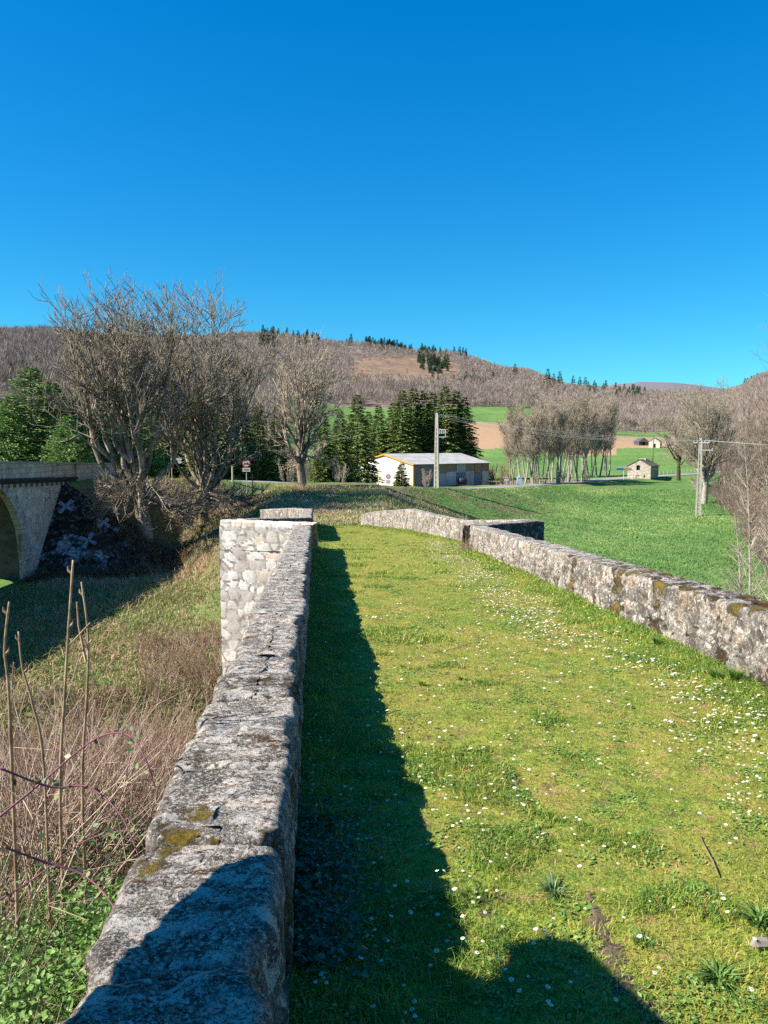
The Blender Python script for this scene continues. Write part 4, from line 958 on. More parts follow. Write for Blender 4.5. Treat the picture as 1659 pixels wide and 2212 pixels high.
# pollards by the road, beyond the barn
T, Cn = broad_tree(61, 14.5, 5.6, 6.0, 16, .42, (9, 7, 6), upc=.16, tw=.016, low=0)
pol = tree_obj('pollard_tree', T, Cn, (0, 0, 0), '', 'tree', tm=barkd, cmat=twpale)
use(pol, gx(1466, 172), 172, 0, (.95, .95, .93), 'pollard with dark mossy trunk right of the stone barn', 'pollards along the road')
use(pol, gx(1528, 176), 176, 2, (1.0, 1.0, .98), 'pollard with mossy trunk seen left of the right power pole', 'pollards along the road')
T, Cn = broad_tree(62, 14.6, 4.2, 6.6, 20, .36, (10, 8, 6), upc=.16, tw=.014, low=2)
tree_obj('bare_tree', T, Cn, (gx(1521, 104), 104, gz(gx(1521, 104), 104)), 'pale bare tree right behind the ladder-like concrete pole', 'tree', tm=barkw, cmat=twpale)
# riverside wood at the right edge
alA = tree_obj('alder_tree', *upright_tree(71, 12, 3, 2.6, (26, 6, 4), tr=.11, tw=.012), (0, 0, 0), '', 'tree', tm=barkw, cmat=twp)
alB = tree_obj('alder_tree', *upright_tree(72, 11, 4, 3.2, (22, 6, 4), tr=.09, tw=.012), (0, 0, 0), '', 'tree', tm=bark, cmat=twg)
hz = tree_obj('hazel_thicket', *upright_tree(73, 5, 14, 3.0, (12, 5, 3), tr=.03, tw=.008, crown0=.05, ang=.6), (0, 0, 0), '', 'shrub', tm=bark, cmat=twp)
al = [(1560, 140, 1.0, alA), (1580, 126, 1.0, alB), (1588, 112, .95, alA), (1606, 120, 1.1, alA), (1600, 98, .85, alB), (1625, 104, 1.0, alA), (1640, 92, .95, alB), (1650, 112, 1.15, alA), (1668, 84, .95, alA), (1690, 76, .95, alB),
      (1610, 150, 1.25, alB), (1645, 140, 1.3, alA), (1575, 158, 1.1, alB), (1685, 100, 1.2, alA), (1720, 70, 1.0, alA)]
for k, (u_, Y_, s_, pr) in enumerate(sorted(al, key=lambda r_: r_[0])):
    use(pr, gx(u_, Y_), Y_, k * 2.3, s_, '%s slender bare tree from the left in the riverside wood at right' % ordn[k], 'bare trees of the riverside wood')
hzs = [(1560, 102, .9), (1572, 94, .85), (1590, 86, .85), (1606, 79, .8), (1625, 74, .85), (1645, 69, .8), (1662, 64, .85), (1680, 60, .8), (1640, 82, 1.0), (1610, 92, 1.0), (1580, 108, .95), (1665, 75, 1.0), (1636, 58, .75), (1652, 53, .8), (1670, 48, .8), (1622, 66, .7)]
for k, (u_, Y_, s_) in enumerate(sorted(hzs)):
    use(hz, gx(u_, Y_), Y_, k * 1.7, s_, '%s pinkish leafless thicket from the left along the field edge at right' % ordn[k], 'thickets along the field edge')
# tall near tree whose budded twigs enter at the right edge
T, Cn = broad_tree(81, 17.5, 6, 6.6, 22, .30, (8, 6, 4), upc=.10, tw=.008, low=3)
budt = tree_obj('budding_oak', T, Cn, (25.2, 40, gz(25.2, 40)), 'large budding tree reaching in from the right edge against the sky', 'tree', tm=bark, cmat=twp)
# saplings close behind the right parapet
sapm = [(1622, 30, 8.2, 91), (1650, 28, 8.6, 92), (1600, 33, 5.0, 93), (1668, 31, 7, 94)]
sl = ['tall slim sapling behind the right parapet, left one of the pair', 'tallest slim sapling behind the right parapet at the picture edge', 'short sapling with fanned twigs left of the tall pair', 'sapling cut off by the right edge']
for (u_, Y_, H_, sd_), lb in zip(sapm, sl):
    rng = np.random.RandomState(sd_); T, Cn = [], []
    st_ = branch(T, rng, (0, 0, -.2), (rng.uniform(-.05, .05), 0, 1), H_, .055, .008, 12, .035, .03, 0)
    for i in range(52):
        t0 = rng.uniform(.12, .98); p, d, r = pick(st_, t0); d = perp(rng, d, rng.uniform(.6, 1.0)); l2 = H_ * rng.uniform(.15, .34) * (1.15 - t0)
        b2 = branch(Cn, rng, p, d, l2, min(r * .6, .018), .006, 7, .06, .05, 0)
        for j in range(7):
            p2, d2, r2 = pick(b2, rng.uniform(.2, .95)); branch(Cn, rng, p2, perp(rng, d2, rng.uniform(.4, .7)), l2 * rng.uniform(.15, .4), .0055, .0035, 3, .08, .04, 0)
    x = xat(u_, Y_, -6); tree_obj('sapling', T, Cn, (x, Y_, gz(x, Y_)), lb, 'sapling', 'saplings behind the right parapet', tm=barkw, cmat=twpale)

# ================================================================ far woods (uncountable) and single far conifers
def farwood(name, pts, H, mat, n_bl, seed, wid=.10, spread=.42):
    """every far tree: a stem and a fan of fine branch blades through its crown"""
    rng = np.random.RandomState(seed); n = len(pts); pts = np.asarray(pts, float); h = (H * rng.uniform(.65, 1.15, n))
    i = np.repeat(np.arange(n), n_bl); m = len(i); hh = h[i]
    t0 = rng.uniform(.25, .75, m); a = rng.uniform(0, 2 * PI, m); rad = spread * hh * rng.uniform(.35, 1, m) * np.sin(PI * np.clip(t0 + .1, 0, 1)) ** .6
    base = pts[i] + np.stack([np.cos(a) * rad * .15, np.sin(a) * rad * .15, hh * t0 * .8], -1)
    tip = pts[i] + np.stack([np.cos(a) * rad, np.sin(a) * rad, hh * np.minimum(t0 + rng.uniform(.12, .38, m), 1.02)], -1)
    w = hh * wid * rng.uniform(.5, 1.2, m); sd = rng.normal(size=(m, 3)); sd[:, 2] *= .3; d = tip - base; s_ = np.cross(d, sd); s_ /= np.linalg.norm(s_, axis=1)[:, None] + 1e-9
    V = np.stack([base, base * .5 + tip * .5 + s_ * w[:, None] * .5, tip], 1); tt = np.repeat(rng.rand(n)[i] * .55 + rng.rand(m) * .45, 3)
    # stems
    ang = rng.uniform(0, PI, n); sx = np.stack([np.cos(ang), np.sin(ang), 0 * ang], -1) * (h * .016)[:, None]; top = pts + np.stack([0 * h, 0 * h, h * .8], -1)
    V2 = np.stack([pts - sx, pts + sx, top], 1); sx2 = np.stack([-sx[:, 1], sx[:, 0], sx[:, 2]], -1); V3 = np.stack([pts - sx2, pts + sx2, top], 1)
    V = np.concatenate([V.reshape(-1, 3), V2.reshape(-1, 3), V3.reshape(-1, 3)]); tt = np.concatenate([tt, np.full(len(V) - len(tt), .95)])
    return link(name, npmesh(name, V, [np.arange(len(V)).reshape(-1, 3)], False, {'tint': tt}), mat)
wdm = leafmat('far_winter_twigs', [(0, (.15, .12, .10)), (.5, (.26, .21, .18)), (.9, (.36, .31, .27)), (1, (.47, .42, .37))], .95, 0, .05)
rng = np.random.RandomState(17)
def scatter_wood(n, Y0, Y1, u0, u1, test, power=1.0):
    Y_ = Y0 + (Y1 - Y0) * rng.rand(n) ** power; u_ = rng.uniform(u0, u1, n); x_ = (u_ - CX) / F * Y_ * .9962
    z_ = ground(x_, Y_); _, v_ = pix(x_, Y_, z_); k_ = test(u_, v_, Y_, x_); return np.stack([x_, Y_, z_], -1)[k_]
def hillok(u, v, Y, x):
    j = 4 * fbm(x / 25, Y / 25, seed=91)
    w_ = ((Y > 515 + j) | (u < 620) | (u > 1545) | ((u > 1180) & (Y > 455)))
    clr = (u > 765 - j) & (u < 985) & (v > 772 + (u - 870) ** 2 / 900) & (v < 822) & (Y > 600) & (Y < 1250)
    dens = fbm(x / 40, Y / 40, seed=92) > -.45
    return w_ & (~clr | (rng.rand(len(u)) < .05)) & dens
P1 = scatter_wood(9000, 230, 640, -60, 1760, hillok)
P2 = scatter_wood(15000, 600, 1330, -40, 1740, hillok, .8)
tag(farwood('far_wood', P1, 9.5, wdm, 84, 5, wid=.026), 'leafless woodland on the lower hillsides', 'woodland', kind='stuff')
tag(farwood('far_wood', P2, 9.5, wdm, 32, 6, wid=.05), 'leafless woodland covering the upper hill', 'woodland', kind='stuff')
# hedges and trees on the fields
hd = [p for p in scatter_wood(260, 500, 530, 1000, 1180, lambda u, v, Y, x: Y > 0)] + [p for p in scatter_wood(60, 410, 416, 1120, 1400, lambda u, v, Y, x: Y > 0)]
tag(farwood('field_hedge', np.array(hd), 6.0, wdm, 40, 8, wid=.05), 'leafless hedge between the green fields', 'hedge', kind='stuff')
brm = leafmat('bramble_thicket', [(0, (.10, .06, .04)), (.6, (.22, .14, .10)), (1, (.33, .25, .17))], .95, 0, .05)
# conifer stands on the hill
farc = leafmat('far_conifer_needles', [(0, (.025, .050, .028)), (.5, (.05, .085, .045)), (1, (.10, .14, .06))], .9, 0, .1)
cf = conifer(9, 20, 4.2, 22, 9, spray=8, droop=.35, ls=1.5, mat=farc, name='far_conifer', cat='tree')
def hillpt(u, v):
    """first ground point met along the pixel's line of sight"""
    a = (u - CX) / F; b = (v - CY) / F; fw = math.cos(PITCH) - math.sin(PITCH) * b; dn = b * math.cos(PITCH) + math.sin(PITCH)
    Y_ = np.geomspace(230, 2000, 700); k_ = Y_ / fw; g_ = ground(a * k_, Y_); ry = CAMZ - dn * k_; h_ = np.where(ry <= g_)[0]
    i = h_[0] if len(h_) else int(np.argmin(ry - g_)); return (float(a * k_[i]), float(Y_[i]), float(g_[i]))
singles = [(1112, 818, .95, 'lone conifer on the skyline right of the hill'), (1183, 838, 1.25, 'tallest conifer of the skyline group, leftmost'), (1196, 838, .95, 'second conifer from the left in the skyline group'),
 (1209, 840, 1.15, 'third conifer from the left in the skyline group'), (1238, 838, .85, 'fourth conifer from the left in the skyline group'), (1252, 838, .85, 'fifth conifer from the left in the skyline group'), (1264, 838, .85, 'rightmost conifer of the skyline group'),
 (838, 842, .85, 'left one of the two blue green conifers at the foot of the clearing'), (851, 845, .8, 'right one of the two blue green conifers at the foot of the clearing'),
 (1144, 850, .45, 'left one of two small round conifers on the lower slope'), (1152, 852, .42, 'right one of two small round conifers on the lower slope')]
for i, (u_, v_, s_, lb) in enumerate(singles):
    p = hillpt(u_, v_); k = p[1] / 900; use(cf, p[0], p[1], i, (s_ * .95 * max(k, .6), s_ * .95 * max(k, .6), s_ * max(k, .6) * .95), lb, 'single conifers on the hill', z=p[2] - 1)
pts = []
for (u0, u1, v0, v1, n) in ((560, 600, 725, 765, 40), (640, 690, 725, 750, 30), (790, 870, 740, 749, 55), (870, 890, 744, 752, 10), (905, 942, 752, 800, 55), (925, 968, 780, 808, 34), (950, 1010, 762, 775, 10), (560, 680, 718, 724, 16),
                        (1270, 1330, 845, 858, 26), (1330, 1400, 852, 868, 40), (1600, 1680, 806, 830, 40), (1000, 1040, 810, 835, 6), (870, 1080, 812, 838, 14), (0, 240, 812, 824, 30), (745, 760, 742, 750, 3)):
    for _ in range(n):
        pts.append(hillpt(rng.uniform(u0, u1), rng.uniform(v0, v1)))
src = bpy.data.objects[cf.name].children; me0 = [c for c in src if c.name.startswith('crown')][0].data
nv = len(me0.vertices); co = np.empty(nv * 3, np.float32); me0.vertices.foreach_get('co', co); co = co.reshape(-1, 3)
tn = np.empty(nv, np.float32); me0.attributes['tint'].data.foreach_get('value', tn)
sel = np.arange(nv // 4)[::5]; co4 = co.reshape(-1, 4, 3)[sel]; ctr_ = co4.mean(1, keepdims=True); co4 = ctr_ + (co4 - ctr_) * 2.0; tn4 = np.repeat(tn.reshape(-1, 4)[sel, 0], 4)
VV, TT = [], []
for p in pts:
    s_ = rng.uniform(.34, .68) * (p[1] / 1000 if p[1] > 700 else .65); a = rng.uniform(0, 6.28); r_ = np.array([[math.cos(a), -math.sin(a), 0], [math.sin(a), math.cos(a), 0], [0, 0, 1.15]])
    VV.append((co4.reshape(-1, 3) @ r_.T) * s_ + np.array(p) - [0, 0, 1]); TT.append(np.clip(tn4 + rng.uniform(-.2, .2), 0, 1))
VV = np.concatenate(VV)
tag(link('conifer_wood', npmesh('conifer_wood', VV, [np.arange(len(VV)).reshape(-1, 4)], False, {'tint': np.concatenate(TT)}), farc), 'dark conifer plantations on the hill crest', 'woodland', kind='stuff')

# patches of other scrub over the hillside: olive budding trees and reddish young growth
P3 = scatter_wood(1500, 380, 1100, 560, 1560, lambda u, v, Y, x: hillok(u, v, Y, x) & (fbm(x / 35, Y / 35, seed=95) > .18))
tag(farwood('far_wood', P3, 8.5, leafmat('far_olive_twigs', [(0, (.17, .15, .09)), (.6, (.30, .27, .16)), (1, (.40, .37, .24))], .95, 0, .05), 50, 15, wid=.05), 'olive tinted budding trees scattered on the hillside', 'woodland', kind='stuff')
P4 = scatter_wood(1600, 500, 1200, 700, 1300, lambda u, v, Y, x: (fbm(x / 45, Y / 45, seed=96) > .12) & (v < 850))
tag(farwood('hill_scrub', P4, 4.5, leafmat('far_red_scrub', [(0, (.20, .12, .09)), (.6, (.34, .22, .165)), (1, (.45, .33, .25))], .95, 0, .05), 40, 16, wid=.09, spread=.6), 'reddish low scrub on and around the cleared slope', 'scrub', kind='stuff')

# ================================================================ the farm shed
white = NT('shed_whitewash', .85); white.col(white.mix(white.ramp(white.noise(.5, 6, .65), [(.4, 0.), (.65, 1.)]), (.62, .59, .545), (.44, .42, .385))); white = white.m
orange = plain('orange_trim', (.62, .27, .03), .6, .08)
roofm = NT('fibre_cement_roof', .75, .2); wv = roofm.n('ShaderNodeTexWave'); wv.bands_direction = 'X'; wv.inputs['Scale'].default_value = 2.0; roofm.l(roofm.tc.outputs['Object'], wv.inputs[0])
roofm.col(roofm.mix(roofm.ramp(roofm.noise(.6, 5, .6), [(.4, 0.), (.6, 1.)]), (.31, .305, .30), (.41, .40, .39))); roofm.bump(wv.outputs['Fac'], .35, .05); roofm = roofm.m
def sheet(name, c, k=7):
    t = NT(name, .8, .2); w_ = t.n('ShaderNodeTexWave'); w_.bands_direction = 'X'; w_.inputs['Scale'].default_value = k / 6.283 * 2; t.l(t.tc.outputs['Object'], w_.inputs[0])
    t.col(t.mix(t.ramp(t.noise(1.2, 6, .7, vec=t.co((1, 1, .3))), [(.35, 0.), (.65, 1.)]), tuple(x * .7 for x in c), c)); t.bump(w_.outputs['Fac'], .5, .03); return t.m
tin = [sheet('brown_sheet', (.32, .25, .185)), sheet('grey_sheet', (.46, .46, .47)), sheet('blue_grey_sheet', (.20, .25, .34)), sheet('dark_sheet', (.26, .24, .24)), sheet('pale_sheet', (.58, .58, .58))]
rz = math.atan2(.61, .79); zb = -6.3
shed = empty('farm_shed', (5.5, 144, zb), rz); tag(shed, 'white farm shed with orange trimmed gable and long grey roof', 'shed')
L, Wd, Eh, Rh = 20.0, 17.6, 4.35, 6.15
mb = MB(); mb.add([(0, 0, -1), (0, Wd, -1), (0, Wd, Eh - .1), (0, Wd / 2, Rh - .1), (0, 0, Eh - .1)] + [(.2, 0, -1), (.2, Wd, -1), (.2, Wd, Eh - .1), (.2, Wd / 2, Rh - .1), (.2, 0, Eh - .1)],
   [(0, 1, 2, 3, 4), (9, 8, 7, 6, 5), (0, 5, 6, 1), (1, 6, 7, 2), (4, 9, 5, 0)]); mb.build('gable_wall', white, shed)
mb = MB(); mb.add([(L, 0, -1), (L, Wd, -1), (L, Wd, Eh - .1), (L, Wd / 2, Rh - .1), (L, 0, Eh - .1)] + [(L - .2, 0, -1), (L - .2, Wd, -1), (L - .2, Wd, Eh - .1), (L - .2, Wd / 2, Rh - .1), (L - .2, 0, Eh - .1)],
   [(4, 3, 2, 1, 0), (5, 6, 7, 8, 9), (0, 1, 6, 5), (1, 2, 7, 6), (4, 0, 5, 9)]); mb.box(.21, L - .21, Wd - .2, Wd - .01, -1, Eh - .12); mb.build('rear_wall', tin[1], shed)
mb = MB()
for y0, y1 in ((-.35, Wd / 2), (Wd + .35, Wd / 2)):
    z0 = Eh - .08; vs = [(x_, y_, z_ + t_) for t_ in (0, .1) for x_ in (-.25, L + .3) for y_, z_ in ((y0, z0), (y1, Rh))]
    mb.add(vs, [(0, 1, 3, 2), (4, 6, 7, 5), (0, 4, 5, 1), (2, 3, 7, 6), (0, 2, 6, 4), (1, 5, 7, 3)])
mb.build('roof', roofm, shed)
mb = MB()
for y0, y1 in ((-.36, Wd / 2), (Wd + .36, Wd / 2)):
    z0 = Eh - .24; vs = [(x_, y_, z_ + t_) for t_ in (0, .25) for x_ in (-.36, -.26) for y_, z_ in ((y0, z0), (y1, Rh - .17))]
    mb.add(vs, [(0, 1, 3, 2), (4, 6, 7, 5), (0, 4, 5, 1), (2, 3, 7, 6), (0, 2, 6, 4), (1, 5, 7, 3)])
mb.box(-.12, .22, -.13, .12, -1, Eh - .36); mb.build('orange_trim', orange, shed)
cols = [(0.25, 5.3, 3, 3), (5.3, 6.3, 0, 1), (6.3, 8.5, 0, 1), (8.5, 10.95, 0, 4), (11.05, 13.5, 1, 2), (13.5, 15.8, 0, 1), (15.9, 18.1, 0, 2), (18.1, 19.95, 0, 4)]
for i, (x0, x1, a_, b_) in enumerate(cols):
    sp_ = 2.55 + (.25 if i in (3, 5, 7) else 0) - (.05 if i == 6 else 0)
    mb = MB(); mb.box(x0 + .02, x1 - .02, .03, .13, sp_, Eh - .1); mb.build('upper_panel', tin[a_], shed)
    mb = MB(); mb.box(x0 + .02, x1 - .02, 0, .12, -1, sp_ - .03); mb.build('lower_panel', tin[b_], shed)
mb = MB(); mb.box(-.05, -.01, 4.0, 7.6, .0, 3.3); d = mb.build('sliding_door', plain('peeling_white_door', (.70, .66, .64), .8, .1, 2), shed)
mb = MB(); mb.box(-.09, -.052, 3.9, 7.7, 3.3, 3.42); mb.box(-.09, -.052, 5.76, 5.86, 0, 3.28); mb.build('door_rail', plain('faded_red_rail', (.45, .22, .18)), d)
mb = MB(); mb.box(-.04, -.01, 5.5, 8.4, 3.9, 5.2); mb.build('loft_hatch', plain('grey_white_hatch', (.60, .59, .58)), shed)
# gate and dark tank beside the shed
mb = MB()
for k in range(7): mb.box(k * .5, k * .5 + .04, 0, .04, -.2, 1.25)
for z_ in (.3, 1.15): mb.box(0, 3.04, .041, .08, z_, z_ + .05)
o = mb.build('metal_gate', plain('rusty_metal', (.10, .07, .055))); o.location = (22.0, 156.0, gz(22, 156)); tag(o, 'rusty metal gate at the right end of the shed', 'gate')
mb = MB(); mb.tube([(-.9, 0, .95), (-.8, 0, .95), (.8, 0, .95), (.9, 0, .95)], [.3, .55, .55, .3], 14); tk = empty('water_tank', (15.2, 149.2, gz(15.2, 149.2)), rz); tag(tk, 'small dark cylindrical tank on legs beside the shed wall', 'tank')
mb.build('tank_body', plain('dark_tank', (.05, .055, .06), .5), tk, True)
mb = MB()
for sx in (-.6, .6):
    for sy in (-.35, .35): mb.box(sx - .04, sx + .04, sy - .04, sy + .04, -.2, .6)
mb.build('tank_stand', plain('dark_steel', (.04, .04, .045)), tk)
# ---- stone barn
wallst = NT('barn_rubble', .92); vb = wallst.voro(2.6, vec=wallst.co((1, 1, 1.8)), out='Color'); vd = wallst.voro(2.6, vec=wallst.co((1, 1, 1.8)), feat='DISTANCE_TO_EDGE')
cW = wallst.mix(wallst.ramp(vb, [(.2, 0.), (.8, 1.)]), (.27, .24, .195), (.44, .40, .34)); cW = wallst.mix(wallst.ramp(vd, [(.0, .7), (.06, 0.)]), cW, (.20, .17, .13)); wallst.col(cW); wallst.bump(vd, .5, .04); wallst = wallst.m
slate = plain('stone_slate', (.17, .15, .13), .85, .35, 3); dark = plain('dark_opening', (.015, .013, .012)); wood = plain('grey_planks', (.35, .32, .29), .9, .25, 5)
def barn(name, loc, rz_, w, dp, eh, rh, label, holes, mat_, roofmat, cat='barn'):
    """front gable in the local x-z plane at y=0; holes: (x0, x1, z0, z1, kind)"""
    r = empty(name, loc, rz_); tag(r, label, cat)
    mb = MB(); hol = sorted(holes); xs_ = sorted(set([0, w] + [h[0] for h in hol] + [h[1] for h in hol] + [w / 2])); top = lambda x_: eh + (rh - eh) * (1 - abs(x_ - w / 2) / (w / 2))
    for a, b in zip(xs_[:-1], xs_[1:]):
        hs_ = sorted([h for h in hol if h[0] <= a and h[1] >= b], key=lambda h: h[2]); z_ = -.6
        for h in hs_:
            if h[2] > z_ + .01: mb.box(a, b, 0, .45, z_, h[2])
            z_ = h[3]
        mb.add([(x_, y_, zz_) for y_ in (0, .45) for x_, zz_ in ((a, z_), (b, z_), (b, top(b)), (a, top(a)))], [(0, 1, 2, 3), (7, 6, 5, 4), (0, 4, 5, 1), (2, 6, 7, 3), (0, 3, 7, 4), (1, 5, 6, 2)])
    mb.box(0, .45, .451, dp, -.6, eh); mb.box(w - .45, w, .451, dp, -.6, eh)
    mb.prism([(.46, -.6), (w - .46, -.6), (w - .46, eh), (w / 2, rh), (.46, eh)], dp - .45, dp); mb.build('stone_wall', mat_, r)
    mb = MB()
    for s_ in (0, 1):
        e = -.22 if s_ == 0 else w + .22
        vs = [(x_, y_, z_ + t_) for t_ in (.01, .15) for y_ in (-.15, dp + .15) for x_, z_ in ((e, eh - .22 * (rh - eh) / (w / 2)), (w / 2, rh))]
        mb.add(vs, [(0, 1, 3, 2), (4, 6, 7, 5), (0, 4, 5, 1), (2, 3, 7, 6), (0, 2, 6, 4), (1, 5, 7, 3)])
    mb.build('roof', roofmat, r)
    for h in hol:
        mb = MB(); k = h[4]; y_ = .12 if k == 'door' else .32
        mb.box(h[0] + .01, h[1] - .01, y_, y_ + .06, h[2] + .0, h[3] - .0); mb.build('door' if k == 'door' else 'window', wood if k == 'door' else dark, r)
    return r
bz_ = CAMZ - 170 * ratio(1038)
b = barn('stone_barn', (54.75, 173.0, bz_), -math.atan2(.57, .82), 5.1, 6.2, 3.15, 4.55, 'small roofless looking stone barn with dark loft window at the meadow edge', [(1.95, 2.75, 2.2, 3.3, 'window'), (1.85, 2.7, -.1, 1.1, 'door'), (3.6, 3.9, .65, 1.1, 'window')], wallst, slate)
b['label'] = 'small stone barn with dark loft window at the meadow edge'
mb = MB(); mb.box(1.6, 3.1, 3.0, 3.8, 4.4, 4.78); mb.box(2.0, 2.7, 3.9, 4.5, 4.4, 4.7); mb.build('ridge_slabs', plain('pale_ridge_slabs', (.48, .45, .40)), b)
def farmz(x, Y): return gz(x, Y)
Yf = 338
for (u0, w_, dp_, eh_, rh_, rz_, dY, lb, mt) in ((1380, 4.6, 5, 1.9, 3.4, .15, 4, 'low dark roofed outbuilding, left of the farm buildings across the fields', plain('dark_barn_wall', (.10, .085, .07))),
        (1401, 4.6, 5.2, 2.7, 4.0, -.5, -6, 'small pale farm building with slate roof between the other two', plain('pale_render', (.55, .50, .43))),
        (1432, 8.2, 9, 3.4, 5.9, -.35, 8, 'largest farm building with slate roof and dark doorways, right of the others', plain('warm_stone', (.42, .33, .24)))):
    x_ = xat(u0, Yf + dY, 0)
    barn('farm_building', (x_, Yf + dY, gz(x_, Yf + dY) - .1), rz_, w_, dp_, eh_, rh_, lb, [(w_ * .5 - .6, w_ * .5 + .6, .0, 1.7, 'window')] + ([(5.6, 6.6, 1.0, 2.2, 'window')] if w_ > 8 else []), mt, plain('slate_roof', (.085, .095, .12), .6), 'farm building')
# ================================================================ poles and wires
conc = plain('concrete_pole', (.38, .35, .31), .85, .15, 3); gal = plain('galvanised_steel', (.42, .44, .46), .5, .1, 4); wirem = plain('aluminium_cable', (.36, .36, .36), .6, .05)
def ladder_pole(loc, H, w0, w1, rz_, label, name='concrete_pole'):
    r = empty(name, loc, rz_); tag(r, label, 'power pole')
    mb = MB(); n_ = int(H / .55)
    wf = lambda z_: w0 + (w1 - w0) * z_ / H
    for s_ in (-1, 1):
        vs = [(s_ * x_, y_, z_) for z_ in (-.5, H) for x_ in (wf(z_) / 2, wf(z_) / 2 - .30 * wf(z_)) for y_ in (-.11, .11)]
        mb.add(vs, [(0, 1, 3, 2), (4, 6, 7, 5), (0, 4, 5, 1), (2, 3, 7, 6), (0, 2, 6, 4), (1, 5, 7, 3)])
    mb.build('flange', conc, r)
    mb = MB()
    for i in range(n_):
        z_ = .35 + i * .55; wv_ = wf(z_) * .21
        mb.box(-wv_, wv_, -.08, .08, z_, z_ + .14)
    mb.box(-w1 * .21, w1 * .21, -.09, .09, H - 1.6, H - .02); mb.build('rungs', conc, r)
    mb = MB(); mb.box(-w1 * .19, w1 * .19, -.045, .05, 0, H - 1.62); mb.build('web', plain('recessed_web', (.33, .30, .27)), r)
    return r
YA = 88; xA = xat(943, YA, -3.5); zA = gz(xA, YA); tA = at(943, 895, YA)
pA = ladder_pole((xA, YA, zA), tA.z - zA, .62, .34, -.5, 'tall concrete pole with bracket, standing before the shed')
mb = MB(); h_ = tA.z - zA
mb.box(-.1, .1, -.1, .1, h_, h_ + .16)
for dz in (.55,): mb.box(.12, 1.1, -.03, .03, h_ - 1.75, h_ - 1.69); mb.box(.12, 1.1, -.03, .03, h_ - 2.6, h_ - 2.54); mb.box(1.05, 1.1, -.029, .029, h_ - 2.53, h_ - 1.76)
mb.build('bracket', gal, pA)
for i in range(4):
    mb = MB(); mb.tube([(.3 + i * .25, 0, h_ - 2.2), (.3 + i * .25, 0, h_ - 1.76)], [.06, .04], 8); mb.build('insulator', plain('white_insulator', (.6, .6, .6), .3), pA)
mb = MB(); mb.box(.24, .30, -.03, .03, -.3, 2.9); mb.build('cable_guard', plain('white_cable_guard', (.75, .74, .72)), pA)
YB = 88; xB = xat(1508, YB, -6.2); zB = CAMZ - YB * ratio(1108); tB = at(1516, 950, YB); hB = tB.z - zB
pB = ladder_pole((xB, YB, gz(xB, YB)), tB.z - gz(xB, YB), .66, .38, -.4, 'ladder-like concrete pole with crossarms at the right meadow edge')
hB = tB.z - gz(xB, YB)
mb = MB(); mb.box(-.75, .95, -.13, -.06, hB - .38, hB - .28); mb.box(-.1, 1.35, -.14, -.07, hB - 1.22, hB - 1.13); mb.box(-.09, .09, -.10, .10, hB - .02, hB + .18); mb.build('crossarm', gal, pB)
for x_, z_ in ((-.7, hB - .28), (-.35, hB - .28), (.45, hB - .28), (.9, hB - .28), (1.25, hB - 1.13)):
    mb = MB(); mb.tube([(x_, -.1, z_), (x_, -.1, z_ + .08), (x_, -.1, z_ + .2)], [.05, .07, .04], 8); mb.build('insulator', plain('glass_insulator', (.35, .42, .45), .2), pB)
def wire(a, b, sag, label, rad=.014, n=26, group='wires strung between the two concrete poles'):
    a, b = Vector(a), Vector(b); mb = MB()
    mb.tube([a.lerp(b, i / n) - Vector((0, 0, sag * 4 * (i / n) * (1 - i / n))) for i in range(n + 1)], rad, 5)
    tag(mb.build('power_wire', wirem), label, 'wire', group)
wl = 'thin wire sagging from the pole before the shed to the right meadow pole'
for i, (dz, xo, sg) in enumerate(((.1, -.7, .75), (-.12, -.35, .9), (-.3, .45, 1.0), (.02, .9, .62))):
    wire((tA.x, YA, tA.z + dz), (xB + xo, YB - .1, tB.z - .08), sg, wl, .014)
for i, (xo, tx) in enumerate(((.45, 0), (.9, .3))):
    wire((xB + xo, YB - .1, tB.z - .08), (xB + 34 + tx, YB - 22, tB.z - .2), .9, 'thin wire leaving the right meadow pole towards the right edge', .018, group='wires leaving the right meadow pole')
mb = MB(); xw = xat(1410, 192, -3); zw = gz(xw, 192); zt_ = at(1410, 942, 192).z
r = empty('wooden_pole', (xw, 192, zw)); tag(r, 'thin wooden pole rising beyond the stone barn', 'power pole')
mb.tube([(0, 0, -.3), (0, 0, zt_ - zw)], [.14, .10], 8); mb.build('shaft', plain('old_wood', (.20, .16, .12)), r)
mb = MB(); mb.box(-.5, .5, -.05, .05, zt_ - zw - .5, zt_ - zw - .4); mb.build('crossarm', gal, r)
# ================================================================ signs and posts
red = plain('sign_red', (.45, .03, .035), .5, .05); sw = plain('sign_white', (.55, .55, .55), .5, .04); sk = plain('sign_black', (.02, .02, .02), .5); sb = plain('sign_blue', (.05, .16, .42), .5); so_ = plain('sign_salmon', (.62, .30, .20), .5); yel = plain('yellow_post', (.72, .62, .22), .6)
def signpost(name, x, Y, label, H, cat='road sign', pr=.035, col=None, rz_=0):
    r = empty(name, (x, Y, gz(x, Y)), rz_); tag(r, label, cat); mb = MB(); mb.tube([(0, 0, -.3), (0, 0, H)], pr, 8); mb.build('post', col or gal, r); return r
def panel(r, name, mat, x0, x1, z0, z1, y=-.06, t=.02):
    mb = MB(); mb.box(x0, x1, y, y + t, z0, z1); return mb.build(name, mat, r)
x = xat(533, 66, -2); z0 = gz(x, 66); H = at(533, 1000, 66).z - z0 + .38
r = signpost('road_sign', x, 66, 'round red bordered no overtaking sign with small plate under the tree branches', H)
mb = MB(); mb.disc((0, -.06, H - .40), .37, .02); p = mb.build('sign_disc', red, r); mb = MB(); mb.disc((0, -.075, H - .40), .28, .012); mb.build('sign_face', sw, p)
